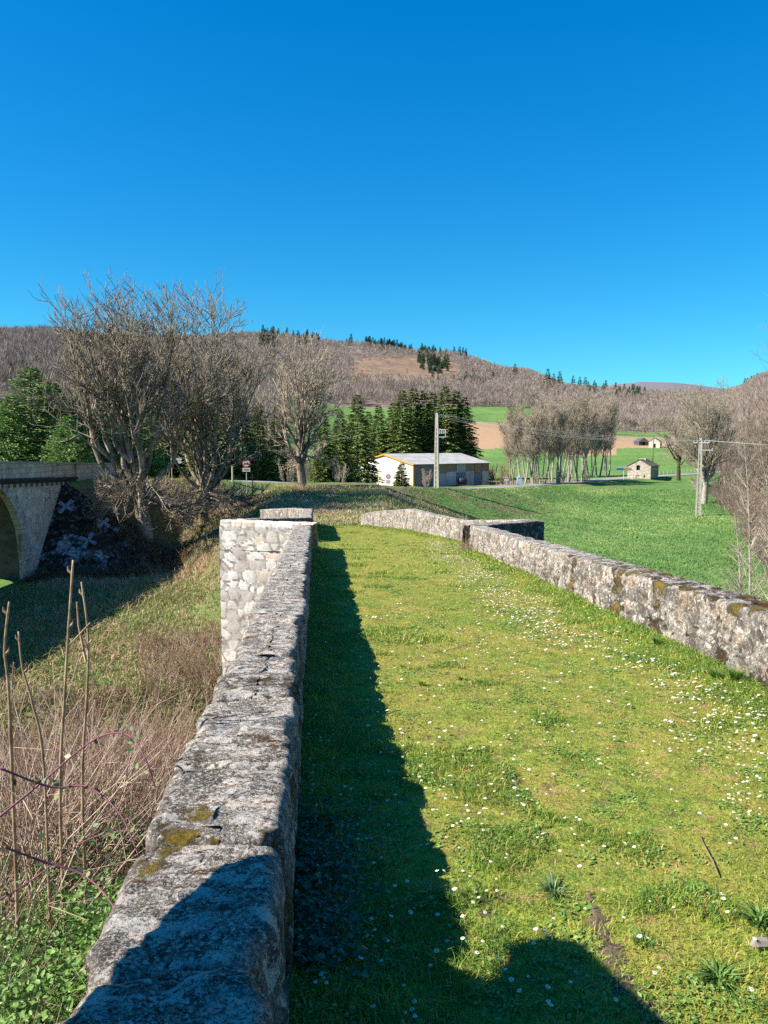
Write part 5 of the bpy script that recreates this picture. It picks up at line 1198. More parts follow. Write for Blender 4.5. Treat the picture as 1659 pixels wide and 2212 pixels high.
for nm, mt, x0 in (('car_symbol', red, -.20), ('car_symbol', sk, .03)):
    mb = MB(); mb.box(x0, x0 + .17, -.092, -.083, H - .50, H - .42); mb.box(x0 + .03, x0 + .14, -.093, -.084, H - .421, H - .36); mb.box(x0 + .01, x0 + .05, -.093, -.084, H - .53, H - .501); mb.box(x0 + .12, x0 + .16, -.093, -.084, H - .53, H - .501); mb.build(nm, mt, p)
q_ = panel(r, 'plate', sw, -.33, .33, H - 1.12, H - .80)
mb = MB(); mb.box(-.2, -.05, -.072, -.062, H - 1.0, H - .92); mb.box(.0, .2, -.072, -.062, H - 1.0, H - .92); mb.build('plate_lettering', sk, q_)
def post(name, u, Y, v_top, label, w, mat, cat='post'):
    x = xat(u, Y, -2.5); z0 = gz(x, Y); H = at(u, v_top, Y).z - z0; mb = MB(); mb.tube([(0, 0, -.3), (0, 0, H - .05), (0, 0, H)], [w, w * .95, w * .6], 8); o = mb.build(name, mat); o.location = (x, Y, z0); return tag(o, label, cat)
post('wooden_post', 503, 68, 1008, 'pale wooden stake left of the round red sign', .09, plain('pale_stake', (.50, .42, .30)))
post('metal_post', 546, 63.5, 1024, 'thin black post right of the round red sign', .045, sk)
x = xat(372, 63, -1.5); z0 = gz(x, 63); H = at(372, 989, 63).z - z0
r = signpost('direction_sign', x, 63, 'white arrow shaped direction sign behind the largest tree trunk', H, pr=.04, col=plain('pale_wood_post', (.5, .42, .3)))
for k in (0, .24):
    mb = MB(); mb.prism([(-.05, H - .22 - k), (.75, H - .22 - k), (.9, H - .12 - k), (.75, H - .02 - k), (-.05, H - .02 - k)], -.07, -.045); mb.build('arrow_board', sw, r)
x = xat(839, 126, -5.5); z0 = gz(x, 126); H = at(839, 1024, 126).z - z0
r = signpost('road_sign', x, 126, 'round red bordered white sign with plate in front of the white shed gable', H)
mb = MB(); mb.disc((0, -.06, H - .42), .42, .02); p = mb.build('sign_disc', red, r); mb = MB(); mb.disc((0, -.075, H - .42), .29, .012); mb.build('sign_face', sw, p); panel(r, 'plate', sw, -.38, .38, H - 1.6, H - .95)
post('yellow_post', 818, 124, 1020, 'yellow marker post before the white shed gable', .09, yel)
x = xat(1094, 132, -5.6); z0 = gz(x, 132); H = at(1094, 1024, 132).z - z0
r = signpost('warning_sign', x, 132, 'white triangular warning sign with red edge beside the road bend', H)
mb = MB(); mb.prism([(-.46, H - .8), (.46, H - .8), (0, H)], -.08, -.06); p = mb.build('triangle', red, r); mb = MB(); mb.prism([(-.34, H - .73), (.34, H - .73), (0, H - .14)], -.094, -.082); mb.build('sign_face', sw, p)
mb = MB(); mb.box(-.04, .04, -.104, -.096, H - .66, H - .42); mb.prism([(-.1, H - .42), (.1, H - .42), (0, H - .32)], -.104, -.096); mb.build('arrow_symbol', sk, p); panel(r, 'plate', sw, -.4, .4, H - 1.15, H - .86)
x = xat(1122, 141, -5.9); mb = MB(); mb.box(-.45, .45, -.3, .3, -.2, 1.5); mb.prism([(-.5, 1.501), (.5, 1.501), (0, 1.75)], -.35, .35); o = mb.build('roadside_cabinet', plain('pale_blue_cabinet', (.45, .55, .66))); o.location = (x, 141, gz(x, 141)); tag(o, 'pale blue cabinet at the foot of the bare tree row', 'cabinet')
x = xat(1347, 168, -6); z0 = gz(x, 168); H = at(1347, 1008, 168).z - z0
r = signpost('direction_sign', x, 168, 'direction sign with blue and salmon boards left of the stone barn', H, pr=.06, col=sw)
panel(r, 'blue_board', sb, -1.6, -.05, H - .75, H - .3); panel(r, 'salmon_board', so_, .05, 1.7, H - .85, H - .35); panel(r, 'white_board', sw, -1.5, 1.5, H - .28, H - .05)
fw_ = plain('grey_fence_wood', (.40, .35, .29))
for k in range(13):
    Y_ = 184 + k * 2.6; x_ = xat(1425 + k * 8.5, Y_, -5.2); mb = MB(); mb.tube([(0, 0, -.2), (0, 0, 1.15)], [.07, .06], 6)
    o = mb.build('fence_post', fw_); o.location = (x_, Y_, gz(x_, Y_)); tag(o, 'short wooden post of the field fence right of the stone barn', 'post', 'fence posts right of the stone barn')
mb = MB(); mb.tube([(-27.9, 57, .05), (-27.9, 57, 1.25)], .07, 6); mb.tube([(-27.9, 60.5, .0), (-27.9, 60.5, 1.15)], .07, 6); mb.tube([(-27.9, 57, .95), (-27.9, 60.5, .85)], .05, 6)
# rail seen over the viaduct parapet at the left edge
o = mb.build('wooden_rail', plain('yellowish_wood', (.55, .48, .30))); o.location = (-3.7, 0, -.35); tag(o, 'yellowish wooden rail above the viaduct parapet at the left edge', 'fence')

# ================================================================ grass, flowers and brush
def blades(name, P, Hh, Wd_, mat, rng, lean=.5, tint=None, curl=.4, az=None):
    """bent two-piece blades"""
    n = len(P); a = rng.uniform(0, 2 * PI, n) if az is None else az; le = lean * rng.uniform(.1, 1, n) * Hh
    d = np.stack([np.cos(a), np.sin(a), 0 * a], -1); s_ = np.stack([-np.sin(a), np.cos(a), 0 * a], -1) * (Wd_ / 2)[:, None]
    tw = rng.uniform(0, PI, n); s_ = np.stack([np.cos(tw), np.sin(tw), 0 * tw], -1) * (Wd_ / 2)[:, None]
    mid = P + d * (le * .35)[:, None]; mid[:, 2] += Hh * .6; tip = P + d * (le * (1 + curl))[:, None]; tip[:, 2] += Hh * (1 - curl * .3)
    V = np.stack([P - s_, P + s_, mid + s_ * .8, mid - s_ * .8, tip], 1).reshape(-1, 3); b = (np.arange(n) * 5)[:, None]
    return npmesh(name, V, [b + np.array([[0, 1, 2, 3]]), b + np.array([[3, 2, 4]])], False, {'tint': np.repeat(rng.rand(n) if tint is None else np.clip(tint, 0, 1), 5)})
grm = leafmat('lawn_blades', [(0, (.12, .22, .03)), (.35, (.21, .33, .045)), (.7, (.36, .38, .06)), (.9, (.46, .38, .09)), (1, (.52, .40, .18))], .55, .35)
lush = leafmat('lush_blades', [(0, (.06, .13, .025)), (.5, (.12, .24, .042)), (1, (.2, .32, .07))], .5, .35)
rng = np.random.RandomState(101)
def lushmask(x, y):
    dr2 = rx(y) - x; dl = x - (-.1 - .09 * y)
    m = (1 - sstep(.15, .75, dr2 + .25 * fbm(x * 2, y * 2, seed=200))) + (1 - sstep(.15, .7, dl + .2 * fbm(x * 2, y * 2, seed=201))) + .8 * sstep(.22, .42, fbm(x * 1.7, y * 1.7, seed=202, o=4)) + .5 * (1 - sstep(2.2, 3.6, y + .5 * fbm(x, y, seed=207)))
    return np.clip(m, 0, 1)
for y0, y1, dens, hs_, wv_ in ((1.5, 4.2, 12000, 1.0, .0030), (4.2, 8, 6500, 1.1, .0042), (8, 15, 2600, 1.25, .007), (15, 38, 900, 1.5, .014)):
    w_ = 3.95; n = int((y1 - y0) * w_ * dens); Y_ = rng.uniform(y0, y1, n); f_ = rng.rand(n); X_ = (-.1 - .09 * Y_) * (1 - f_) + rx(Y_) * f_
    _v = np.abs(X_ / (Y_ + .3)) < .58; X_, Y_ = X_[_v], Y_[_v]; lm = lushmask(X_, Y_); bare = sstep(.30, .42, fbm(X_ * 3.1, Y_ * 3.1, seed=204, o=4)) * (1 - lm)
    k_ = rng.rand(len(X_)) < (.30 + .70 * lm) * (1 - .8 * bare); X_, Y_, lm = X_[k_], Y_[k_], lm[k_]; n = len(X_)
    P_ = np.stack([X_, Y_, turf_h(X_, Y_) - .004], -1); tf = fbm(X_ * 4, Y_ * 4, seed=205, o=3)
    H_ = (.010 + .014 * rng.rand(n) + lm * (.014 + .036 * rng.rand(n) ** 2 * (1 + tf))) * hs_
    tn = np.where(rng.rand(n) < .12, rng.uniform(.85, 1, n), (1 - lm) * .38 + .18 + .42 * tf + .35 * fbm(X_ * 9, Y_ * 9, seed=206, o=3) + rng.normal(size=n) * .2)
    o = link('lawn_grass', blades('lawn_grass', P_, H_, wv_ * rng.uniform(.6, 1.3, n) * (1 + .3 * lm), grm, rng, 1.1, tn), grm)
    tag(o, 'short mossy grass covering the bridge deck', 'grass', kind='stuff')
# small rosette leaves, clover and ground ivy
lfm = leafmat('small_weed_leaves', [(0, (.08, .17, .035)), (.5, (.16, .29, .06)), (.85, (.24, .37, .10)), (1, (.30, .38, .14))], .45, .3)
n = 150000; Y_ = 1.6 + 12 * rng.rand(n) ** 1.7; f_ = rng.rand(n); X_ = (-.1 - .09 * Y_) * (1 - f_) + rx(Y_) * f_; lm = lushmask(X_, Y_)
cl = fbm(X_ * 5.5, Y_ * 5.5, seed=210, o=3); k_ = rng.rand(n) < np.clip(.12 + .75 * lm + 1.6 * (cl - .2), 0, 1) * (np.abs(X_ / (Y_ + .3)) < .58); X_, Y_, lm = X_[k_], Y_[k_], lm[k_]; n = len(X_)
o = leafcloud('weed_leaves', np.stack([X_, Y_, turf_h(X_, Y_) + .004 + .03 * lm * rng.rand(n)], -1), (.0055 + .0035 * rng.rand(n)) * (1 + .05 * Y_), rng, lfm, norm_up=1.3, fold=True)
tag(o, 'clover and small broad leaves among the lawn', 'ground cover', kind='stuff')
# dandelion-like rosettes and taller tufts by the walls
def tuft(name, x, y, z, R_, Hh, n, seed, mat, wd=.008, lean=1.):
    r2 = np.random.RandomState(seed); a = r2.uniform(0, 2 * PI, n); q_ = R_ * .3 * r2.rand(n) ** .5
    P_ = np.stack([np.cos(a) * q_, np.sin(a) * q_, 0 * a], -1); me = blades(name, P_, Hh * r2.uniform(.5, 1.1, n), wd * r2.uniform(.6, 1.3, n), mat, r2, lean, az=a, curl=.7)
    o = link(name, me, mat); o.location = (x, y, z); return o
greyg = leafmat('grey_green_blades', [(0, (.07, .13, .06)), (1, (.16, .25, .12))], .5, .2)
def dpos(u, v):
    Y_ = 3.0
    for _ in range(40): Y_ = (CAMZ - float(deckz(Y_))) / ratio(v)
    x_ = xat(u, Y_, float(deckz(Y_))); return x_, Y_
for i, (u_, v_, R_, H_, n_, mt, lb) in enumerate(((1195, 1925, .13, .06, 60, greyg, 'grey green grass tuft near the shadow edge'), (1590, 1480, .10, .16, 170, lush, 'tall grass tuft at the foot of the right parapet'), (1545, 1470, .09, .13, 130, lush, 'grass tuft just left of the tallest one by the right parapet'),
        (1420, 1400, .10, .12, 140, lush, 'grass tuft under the mossy patch of the right parapet'), (915, 1480, .10, .045, 120, grm, 'flat grass clump in the middle of the lawn'), (1000, 1470, .10, .04, 110, grm, 'flat grass clump right of the other one in the lawn'),
        (1640, 2010, .14, .05, 110, lush, 'leafy clump at the right edge of the lawn'), (700, 1800, .10, .15, 70, lush, 'broad leaved plant in the shade of the left parapet'), (1550, 2120, .12, .05, 100, lush, 'leafy clump low at the right of the lawn'), (1390, 2040, .10, .04, 70, lush, 'small green clump beside the bare earth streak'))):
    x_, y_ = dpos(u_, v_); o = tuft('grass_tuft', x_, y_, float(turf_h(np.array([x_]), np.array([y_]))[0]), R_, H_, n_, 300 + i, mt, .012 if 'leav' in lb or 'leafy' in lb else .006, 1.4 if H_ < .1 else .8); tag(o, lb, 'grass tuft')
# bare earth streak right of the shadow
em = NT('bare_earth', .95); em.col(em.mix(em.ramp(em.noise(30, 6, .7), [(.4, 0.), (.6, 1.)]), (.07, .05, .035), (.17, .125, .085))); em.bump(em.noise(40, 5, .7), 1, .01)
sp0 = [dpos(u_, v_) for u_, v_ in ((1270, 1925), (1290, 1990), (1320, 2060), (1345, 2130), (1420, 2200), (1470, 2240))]; V = []
for k in range(60):
    t_ = k / 59 * (len(sp0) - 1); i = min(int(t_), len(sp0) - 2); a = t_ - i; x_ = sp0[i][0] * (1 - a) + sp0[i + 1][0] * a; y_ = sp0[i][1] * (1 - a) + sp0[i + 1][1] * a
    w_ = .045 * (1 + .9 * math.sin(k * .9) * math.sin(k * .37)) * math.sin(PI * (k + .5) / 60) ** .5
    for s_ in (-1, -.33, .33, 1): xx_ = x_ + w_ * s_ + .01 * math.sin(k * 2.1 + s_); V.append((xx_, y_ + .2 * w_ * s_, float(turf_h(np.array([xx_]), np.array([y_]))[0]) + (.006 if abs(s_) < .5 else -.002)))
m = np.arange(len(V)).reshape(-1, 4); tag(link('bare_earth', npmesh('bare_earth', V, [np.concatenate([np.stack([m[:-1, i], m[:-1, i + 1], m[1:, i + 1], m[1:, i]], -1) for i in range(3)])], True), em.m), kind='structure')
# fallen twigs
for lb, pl in (('curved fallen twig lying on the lawn at right', [(1510, 1815), (1525, 1845), (1540, 1875), (1552, 1902)]), ('short fallen twig in the middle of the lawn', [(930, 1412), (960, 1408), (990, 1402), (1018, 1392)])):
    pp = [dpos(*q_) for q_ in pl]; mb = MB(); mb.tube([(x_, y_, float(turf_h(np.array([x_]), np.array([y_]))[0]) + .012) for x_, y_ in pp], [.002, .0035, .004, .0025], 6); tag(mb.build('fallen_twig', plain('twig_brown', (.24, .17, .10))), lb, 'twig')
x_, y_ = dpos(1640, 2062); mb = MB(); mb.tube([(-.03, 0, 0), (-.015, 0, .012), (.02, 0, .012), (.035, 0, 0)], [.008, .022, .02, .006], 7); o = mb.build('small_stone', plain('pale_stone', (.26, .23, .19))); o.location = (x_, y_, float(turf_h(np.array([x_]), np.array([y_]))[0]) + .008); tag(o, 'small pale stone at the right edge of the lawn', 'stone')
# daisies
pet = NT('daisy_petals', .5, .2); pet.col(pet.mix(pet.ramp(pet.objrand(), [(.5, 0.), (1., .5)]), (.84, .83, .82), (.80, .62, .66))); pet = pet.m
cen = plain('daisy_centre', (.75, .50, .03), .7, .1, 300); stm = plain('daisy_stem', (.12, .20, .05), .6, .1)
def daisy_geo(seed, n=15, R_=.0105, H_=.05, tilt=.3):
    r2 = np.random.RandomState(seed); c = np.array([r2.uniform(-.01, .01), r2.uniform(-.01, .01), H_]); ax = Vector((r2.uniform(-tilt, tilt), -abs(r2.uniform(0, tilt)), 1)).normalized(); q_ = ax.to_track_quat('Z', 'Y')
    V, Fq = [], []
    for k in range(n):
        a = 2 * PI * k / n; w_ = PI / n * .8; L_ = R_ * r2.uniform(.88, 1.08); up_ = r2.uniform(-.001, .002)
        for (rr_, aa, zz_) in ((.25, a - w_ * .5, .0005), (.75, a - w_, up_), (1, a - w_ * .3, up_ * .8), (1, a + w_ * .3, up_ * .8), (.75, a + w_, up_), (.25, a + w_ * .5, .0005)):
            p = q_ @ Vector((math.cos(aa) * L_ * rr_, math.sin(aa) * L_ * rr_, zz_)); V.append(c + np.array(p))
        b_ = k * 6; Fq += [(b_, b_ + 1, b_ + 4, b_ + 5), (b_ + 1, b_ + 2, b_ + 3, b_ + 4)]
    Vc, Fc = [], []
    for j, (rr_, zz_) in enumerate(((.36, .0006), (.30, .0026), (.14, .0038))):
        for k in range(8): Vc.append(c + np.array(q_ @ Vector((math.cos(k * PI / 4) * R_ * rr_, math.sin(k * PI / 4) * R_ * rr_, zz_))))
    for j in range(2):
        for k in range(8): Fc.append((j * 8 + k, j * 8 + (k + 1) % 8, j * 8 + 8 + (k + 1) % 8, j * 8 + 8 + k))
    Vs = []; Fs_ = []
    for j in range(4):
        t_ = j / 3; p = c * t_; p[2] = H_ * t_ - .001
        for k in range(3): Vs.append(p + np.array([math.cos(k * 2.1), math.sin(k * 2.1), 0]) * .0009)
    for j in range(3):
        for k in range(3): Fs_.append((j * 3 + k, j * 3 + (k + 1) % 3, j * 3 + 3 + (k + 1) % 3, j * 3 + 3 + k))
    me1 = bpy.data.meshes.new('petals'); me1.from_pydata(V, [], Fq); me1.materials.append(pet)
    me2 = bpy.data.meshes.new('centre'); me2.from_pydata(Vc, [], Fc + [tuple(range(16, 24))]); me2.materials.append(cen)
    me3 = bpy.data.meshes.new('stem'); me3.from_pydata(Vs, [], Fs_); me3.materials.append(stm)
    whole = bpy.data.meshes.new('daisy'); whole.from_pydata(V + Vc + Vs, [], Fq + [tuple(i + len(V) for i in f) for f in Fc + [tuple(range(16, 24))]] + [tuple(i + len(V) + len(Vc) for i in f) for f in Fs_])
    for m_ in (pet, cen, stm): whole.materials.append(m_)
    whole.polygons.foreach_set('material_index', [0] * len(Fq) + [1] * (len(Fc) + 1) + [2] * len(Fs_))
    return me1, me2, me3, whole
DG = [daisy_geo(500 + i, R_=.0074 + .0013 * (i % 3), H_=.035 + .007 * (i % 4), tilt=.25 + .1 * (i % 3)) for i in range(10)]
rng = np.random.RandomState(77); cand = []
def near_fl(n, u0, u1, v0, v1):
    for _ in range(n): cand.append(dpos(rng.uniform(u0, u1), rng.uniform(v0, v1)))
near_fl(42, 660, 1180, 1960, 2210); near_fl(40, 660, 1010, 1640, 1960); near_fl(50, 660, 950, 1250, 1640); near_fl(30, 940, 1100, 1680, 1960); near_fl(45, 1100, 1650, 1700, 2200); near_fl(170, 800, 1500, 1400, 1720); near_fl(260, 750, 1250, 1180, 1450)
near_fl(150, 1440, 1659, 1490, 1640); near_fl(50, 1560, 1659, 1600, 1800)
n = 12000; Y_ = 5 + 22 * rng.rand(n) ** .9; dist = rng.uniform(0, 2.2, n); X_ = rx(Y_) - dist
ctr_ = np.interp(Y_, [5, 8, 12, 18, 27], [.55, .95, 1.0, .9, .8]); wd_ = np.interp(Y_, [5, 8, 12, 27], [.4, .38, .35, .35])
pr_ = np.exp(-((dist - ctr_) / wd_) ** 2) * sstep(-.35, .15, fbm(X_ * 1.6, Y_ * 1.6, seed=222)) * .55 * np.interp(Y_, [5, 7, 9, 20, 27], [1.0, 3.2, 4.0, 2.6, 2.0]) + .05
k_ = rng.rand(n) < pr_; cand += list(zip(X_[k_], Y_[k_]))
cand = [(x_, y_) for x_, y_ in cand if (-.1 - .09 * y_) + .05 < x_ < float(rx(y_)) - .04]
cand.sort(key=lambda p: p[1]); top, rest = cand[:300], cand[300:]
lab = 'small white daisy growing in the grass of the bridge deck'
for i, (x_, y_) in enumerate(top):
    z_ = float(turf_h(np.array([x_]), np.array([y_]))[0]); g_ = DG[i % 10]; s_ = rng.uniform(.8, 1.15)
    if i < 110:
        o = empty('daisy', (x_, y_, z_), rng.uniform(-.6, .6))
        for nm, me in zip(('petals', 'centre', 'stem'), g_[:3]): link(nm, me, None, o)
    else:
        o = link('daisy', g_[3], None); o.location = (x_, y_, z_); o.rotation_euler = (0, 0, rng.uniform(-.6, .6))
    o.scale = (s_,) * 3; tag(o, lab, 'daisy', 'daisies on the bridge deck')
V, Fl, Mi = [], [], []
for i, (x_, y_) in enumerate(rest):
    z_ = float(turf_h(np.array([x_]), np.array([y_]))[0]) + rng.uniform(.025, .05); R_ = .0118 * rng.uniform(.6, 1.3); b_ = len(V); tx, ty = rng.uniform(-.5, .5), rng.uniform(-.7, .1)
    for k in range(8): a = k * PI / 4; V.append((x_ + R_ * math.cos(a), y_ + R_ * math.sin(a), z_ + R_ * (tx * math.cos(a) + ty * math.sin(a))))
    V.append((x_, y_, z_ + .003)); V += [(x_ - .001, y_, z_), (x_ + .001, y_, z_), (x_, y_, z_ - .05)]
    for k in range(8): Fl.append((b_ + k, b_ + (k + 1) % 8, b_ + 8)); Mi.append(0)
    c0 = len(V)
    for k in range(6): a = k * PI / 3; V.append((x_ + .3 * R_ * math.cos(a), y_ + .3 * R_ * math.sin(a), z_ + .0045 + .3 * R_ * (tx * math.cos(a) + ty * math.sin(a))))
    V.append((x_, y_, z_ + .008))
    for k in range(6): Fl.append((c0 + k, c0 + (k + 1) % 6, c0 + 6)); Mi.append(1)
    Fl.append((b_ + 9, b_ + 10, b_ + 11)); Mi.append(2)
me = npmesh('daisy_carpet', np.array(V), [np.array(Fl)], False, mats=Mi); o = link('daisy_carpet', me, [pet, cen, stm]); tag(o, 'carpet of small white daisies along the right parapet', 'daisies', kind='stuff')

# ---- coarse grass and bracken on the slopes, tufts in the meadow
slm = leafmat('slope_grass', [(0, (.09, .16, .03)), (.35, (.18, .26, .055)), (.5, (.36, .30, .14)), (.75, (.48, .33, .20)), (1, (.56, .41, .26))], .8, .15)
rng = np.random.RandomState(303)
n = 150000; Y_ = 22 + 44 * rng.rand(n) ** 1.0; u_ = rng.uniform(-20, 1010, n); X_ = (u_ - CX) / F * (Y_ * .9962 + .6)
d_, _, s2 = polyd(X_, Y_, ROAD); dp2, _, _ = polyd(X_, Y_, PATHL); drv, _, _ = polyd(X_, Y_, RIVER)
ok = (d_ > 3.3) & (drv > 4.2) & ((X_ < lx(Y_) - .75) | (Y_ > 39)) & (X_ > VX + .8) & ~((Y_ < 54) & (X_ < VX + 8.5) & (Y_ > 45) & (rng.rand(n) < .8)); ok &= (s2 < 0)
X_, Y_, d_ = X_[ok], Y_[ok], d_[ok]; n = len(X_); z_ = ground(X_, Y_)
dryf = sstep(-.3, .25, fbm(X_ * .28, Y_ * .28, seed=51) + .35 * fbm(X_ * 1.2, Y_ * 1.2, seed=52)) * sstep(4.6, 6, d_); dryf = np.maximum(dryf * np.where(Y_ < 42, .6, 1), np.where(Y_ < 42, .34, .55) + .45 * fbm(X_ * .5, Y_ * .5, seed=55)) * (d_ > 4.6)
dryf = np.maximum(dryf, .35 * (d_ > 4.6)); tn = np.where(rng.rand(n) < dryf, rng.uniform(.5, 1, n), rng.uniform(0, .45, n)); H_ = (.10 + .22 * rng.rand(n) ** 2) * (1 + .9 * dryf * (d_ < 14)) * np.where(d_ < 4.6, .4, 1)
tag(link('slope_grass', blades('slope_grass', np.stack([X_, Y_, z_ - .02], -1), H_, .018 + .02 * rng.rand(n), slm, rng, 1.3, tn, .6), slm), 'rough grass and dead bracken on the river bank and road slope', 'rough grass', kind='stuff')
n = 130000; Y_ = 26 + 110 * rng.rand(n) ** 1.25; u_ = rng.uniform(880, 1700, n); X_ = (u_ - CX) / F * (Y_ * .9962 + .6)
d_, _, s2 = polyd(X_, Y_, ROAD); drv, _, _ = polyd(X_, Y_, RIVER); ok = (d_ > 4) & (drv > 5.5) & ((X_ > rx(Y_) + 3) | (Y_ > 42)) & ~((s2 > 0) & (d_ < 40)); X_, Y_ = X_[ok], Y_[ok]; n = len(X_)
md_ = leafmat('meadow_tufts', [(0, (.09, .19, .05)), (.6, (.175, .30, .085)), (1, (.30, .38, .12))], .6, .3)
tag(link('meadow_grass', blades('meadow_grass', np.stack([X_, Y_, ground(X_, Y_) - .02], -1), (.05 + .07 * rng.rand(n)) * (1 + Y_ / 120), (.015 + .02 * rng.rand(n)) * (1 + Y_ / 60), md_, rng, 1.1, .45 + 1.3 * fbm(X_ / 6, Y_ / 16, seed=240, o=4) + .35 * (np.sin((X_ + .5 * Y_) * 1.0 + 1.5 * fbm(X_ / 9, Y_ / 9, seed=241)) > .86) + .25 * rng.normal(size=n)), md_), 'lush young grass of the meadow beyond the right parapet', 'grass', kind='stuff')
# dead brush along the river and in front at lower left
straw = leafmat('dry_stalks', [(0, (.14, .075, .055)), (.45, (.27, .165, .12)), (.85, (.38, .265, .195)), (1, (.54, .43, .33))], .85, .1)
def stalks(name, X_, Y_, z0, Hm, rad, seed, lean=.35, kink=.2, twigs=2, mat=straw):
    r2 = np.random.RandomState(seed); n = len(X_); P = np.stack([X_, Y_, z0], -1); d = np.stack([r2.normal(size=n) * lean, r2.normal(size=n) * lean, np.ones(n)], -1); H_ = Hm * r2.uniform(.35, 1.1, n)
    A0, A1, R0, R1 = [], [], [], []
    for i in range(4):
        d = d + r2.normal(size=(n, 3)) * kink * np.array([1, 1, .3]); dn = d / np.linalg.norm(d, axis=1)[:, None]; Q = P + dn * (H_ / 4)[:, None]
        A0.append(P); A1.append(Q); R0.append(np.full(n, rad * (1 - i * .18))); R1.append(np.full(n, rad * (.82 - i * .18)))
        if i > 0:
            for _ in range(twigs):
                e = dn + r2.normal(size=(n, 3)) * .6; e /= np.linalg.norm(e, axis=1)[:, None]; A0.append(P); A1.append(P + e * (H_ * r2.uniform(.08, .25, n))[:, None]); R0.append(np.full(n, rad * .5)); R1.append(np.full(n, rad * .25))
        P = Q
    k = len(A0); tt = np.tile(np.clip(.5 + .5 * r2.uniform(-1, 1, n) + .9 * fbm(X_ * .9, Y_ * .9, seed=seed + 700, o=3), 0, 1), k); return link(name, segmesh(name, np.concatenate(A0), np.concatenate(A1), np.concatenate(R0), np.concatenate(R1), 3, tt), mat)
rng = np.random.RandomState(404)
def zone(n, u0, u1, Y0, Y1, pw=1.):
    Y_ = Y0 + (Y1 - Y0) * rng.rand(n) ** pw; X_ = np.array([xat(a, b, -1.2) for a, b in zip(rng.uniform(u0, u1, n), Y_)]); ok = X_ < lx(Y_) - .56; X_, Y_ = X_[ok], Y_[ok]; return X_, Y_, ground(X_, Y_) - .03
X_, Y_, z_ = zone(5200, -60, 420, 4.3, 8.5); k_ = X_ < lx(Y_) - .8; X_, Y_, z_ = X_[k_], Y_[k_], z_[k_]; tag(stalks('dry_brush', X_, Y_, z_, 1.25, .003, 1), 'tangle of dry stalks on the near river bank', 'brush', kind='stuff')
X_, Y_, z_ = zone(11000, -60, 440, 7.5, 15.5); k_ = fbm(X_ * .8, Y_ * .8, seed=250, o=3) > -.22; X_, Y_, z_ = X_[k_], Y_[k_], z_[k_]; tag(stalks('dry_brush', X_, Y_, z_, 1.95, .0055, 2, .2, .13), 'pinkish dry stalks in front of the water', 'brush', kind='stuff')
X_, Y_, z_ = zone(800, 300, 480, 23.8, 31); tag(stalks('dry_brush', X_, Y_, z_, 1.15, .010, 3, .35), 'dry bush at the foot of the pale refuge wall', 'brush', kind='stuff')
X_, Y_, z_ = zone(900, -40, 520, 22.8, 24.5); tag(stalks('dry_brush', X_, Y_, z_, .45, .010, 4, .3), 'low dry stalks along the far river bank', 'brush', kind='stuff')
X_, Y_, z_ = zone(1100, -60, 320, 1.9, 4.2); tag(stalks('dry_brush', X_, Y_, z_, .42, .0024, 5, .9, .4), 'flattened dry stems at the lower left', 'brush', kind='stuff')
# green leaves and blades low at the left
n = 42000; X_, Y_, z_ = zone(n, -60, 330, 1.6, 5.5, 1.3); cl = fbm(X_ * 3, Y_ * 3, seed=230, o=3); k_ = rng.rand(len(X_)) < np.clip(.30 + 1.6 * cl + .35 * (Y_ < 3.2), 0, 1); X_, Y_, z_ = X_[k_], Y_[k_], z_[k_]
tag(leafcloud('bank_leaves', np.stack([X_, Y_, z_ + .03 + .30 * rng.rand(len(X_)) ** 1.5], -1), .007 + .010 * rng.rand(len(X_)), rng, lfm, norm_up=.9, fold=True), 'fresh green leaves among the dead stems at the lower left', 'ground cover', kind='stuff')
n = 2600; X_, Y_, z_ = zone(n, -40, 330, 1.6, 3.4); tag(link('bank_grass', blades('bank_grass', np.stack([X_, Y_, z_], -1), .14 + .24 * rng.rand(len(X_)), .005 + .005 * rng.rand(len(X_)), lush, rng, .9, curl=.8), lush), 'long green grass blades beside the near parapet', 'grass', kind='stuff')
n = 4000; X_, Y_, z_ = zone(n, -60, 400, 2, 12); tag(link('bank_litter', blades('bank_litter', np.stack([X_, Y_, z_], -1), .05 + .1 * rng.rand(len(X_)), .006 + .006 * rng.rand(len(X_)), straw, rng, 2.5, curl=.9), straw), 'dead grass litter on the near bank', 'litter', kind='stuff')
X_, Y_, z_ = zone(1100, -80, 400, 3.2, 6.8); k_ = X_ < lx(Y_) - 1.15; X_, Y_, z_ = X_[k_], Y_[k_], z_[k_]; tag(stalks('dry_brush', X_, Y_, z_, 1.3, .0045, 12, .45, .22, 2), 'thicker pale dead canes leaning in all directions', 'brush', kind='stuff')
# tall single shoots
shm = NT('young_shoot_bark', .7); shm.col(shm.mix(shm.ramp(shm.noise(12, 5, .6), [(.4, 0.), (.6, 1.)]), (.20, .125, .075), (.42, .29, .18))); shm = shm.m
shoots = [([(25, 1640), (18, 1480), (10, 1400), (20, 1300)], 3.3, .0105, 'leftmost thick brown shoot at the left edge'), ([(130, 1720), (140, 1500), (150, 1330), (158, 1210)], 3.4, .0105, 'tallest brown shoot rising before the viaduct shadow'),
 ([(178, 1700), (188, 1500), (190, 1370), (176, 1257)], 3.5, .0095, 'brown shoot just right of the tallest one'), ([(95, 1660), (70, 1520), (48, 1440), (40, 1364)], 3.2, .008, 'curved shoot between the leftmost and tallest shoots'),
 ([(24, 1600), (24, 1540), (26, 1480), (30, 1430)], 3.6, .006, 'shortest thin shoot beside the leftmost one'), ([(272, 1760), (276, 1650), (278, 1560), (272, 1402)], 4.2, .004, 'thin pale shoot near the parapet'), ([(170, 1330), (150, 1345), (185, 1335), (196, 1322)], 3.45, .0045, 'short twig crossing the two tall shoots')]
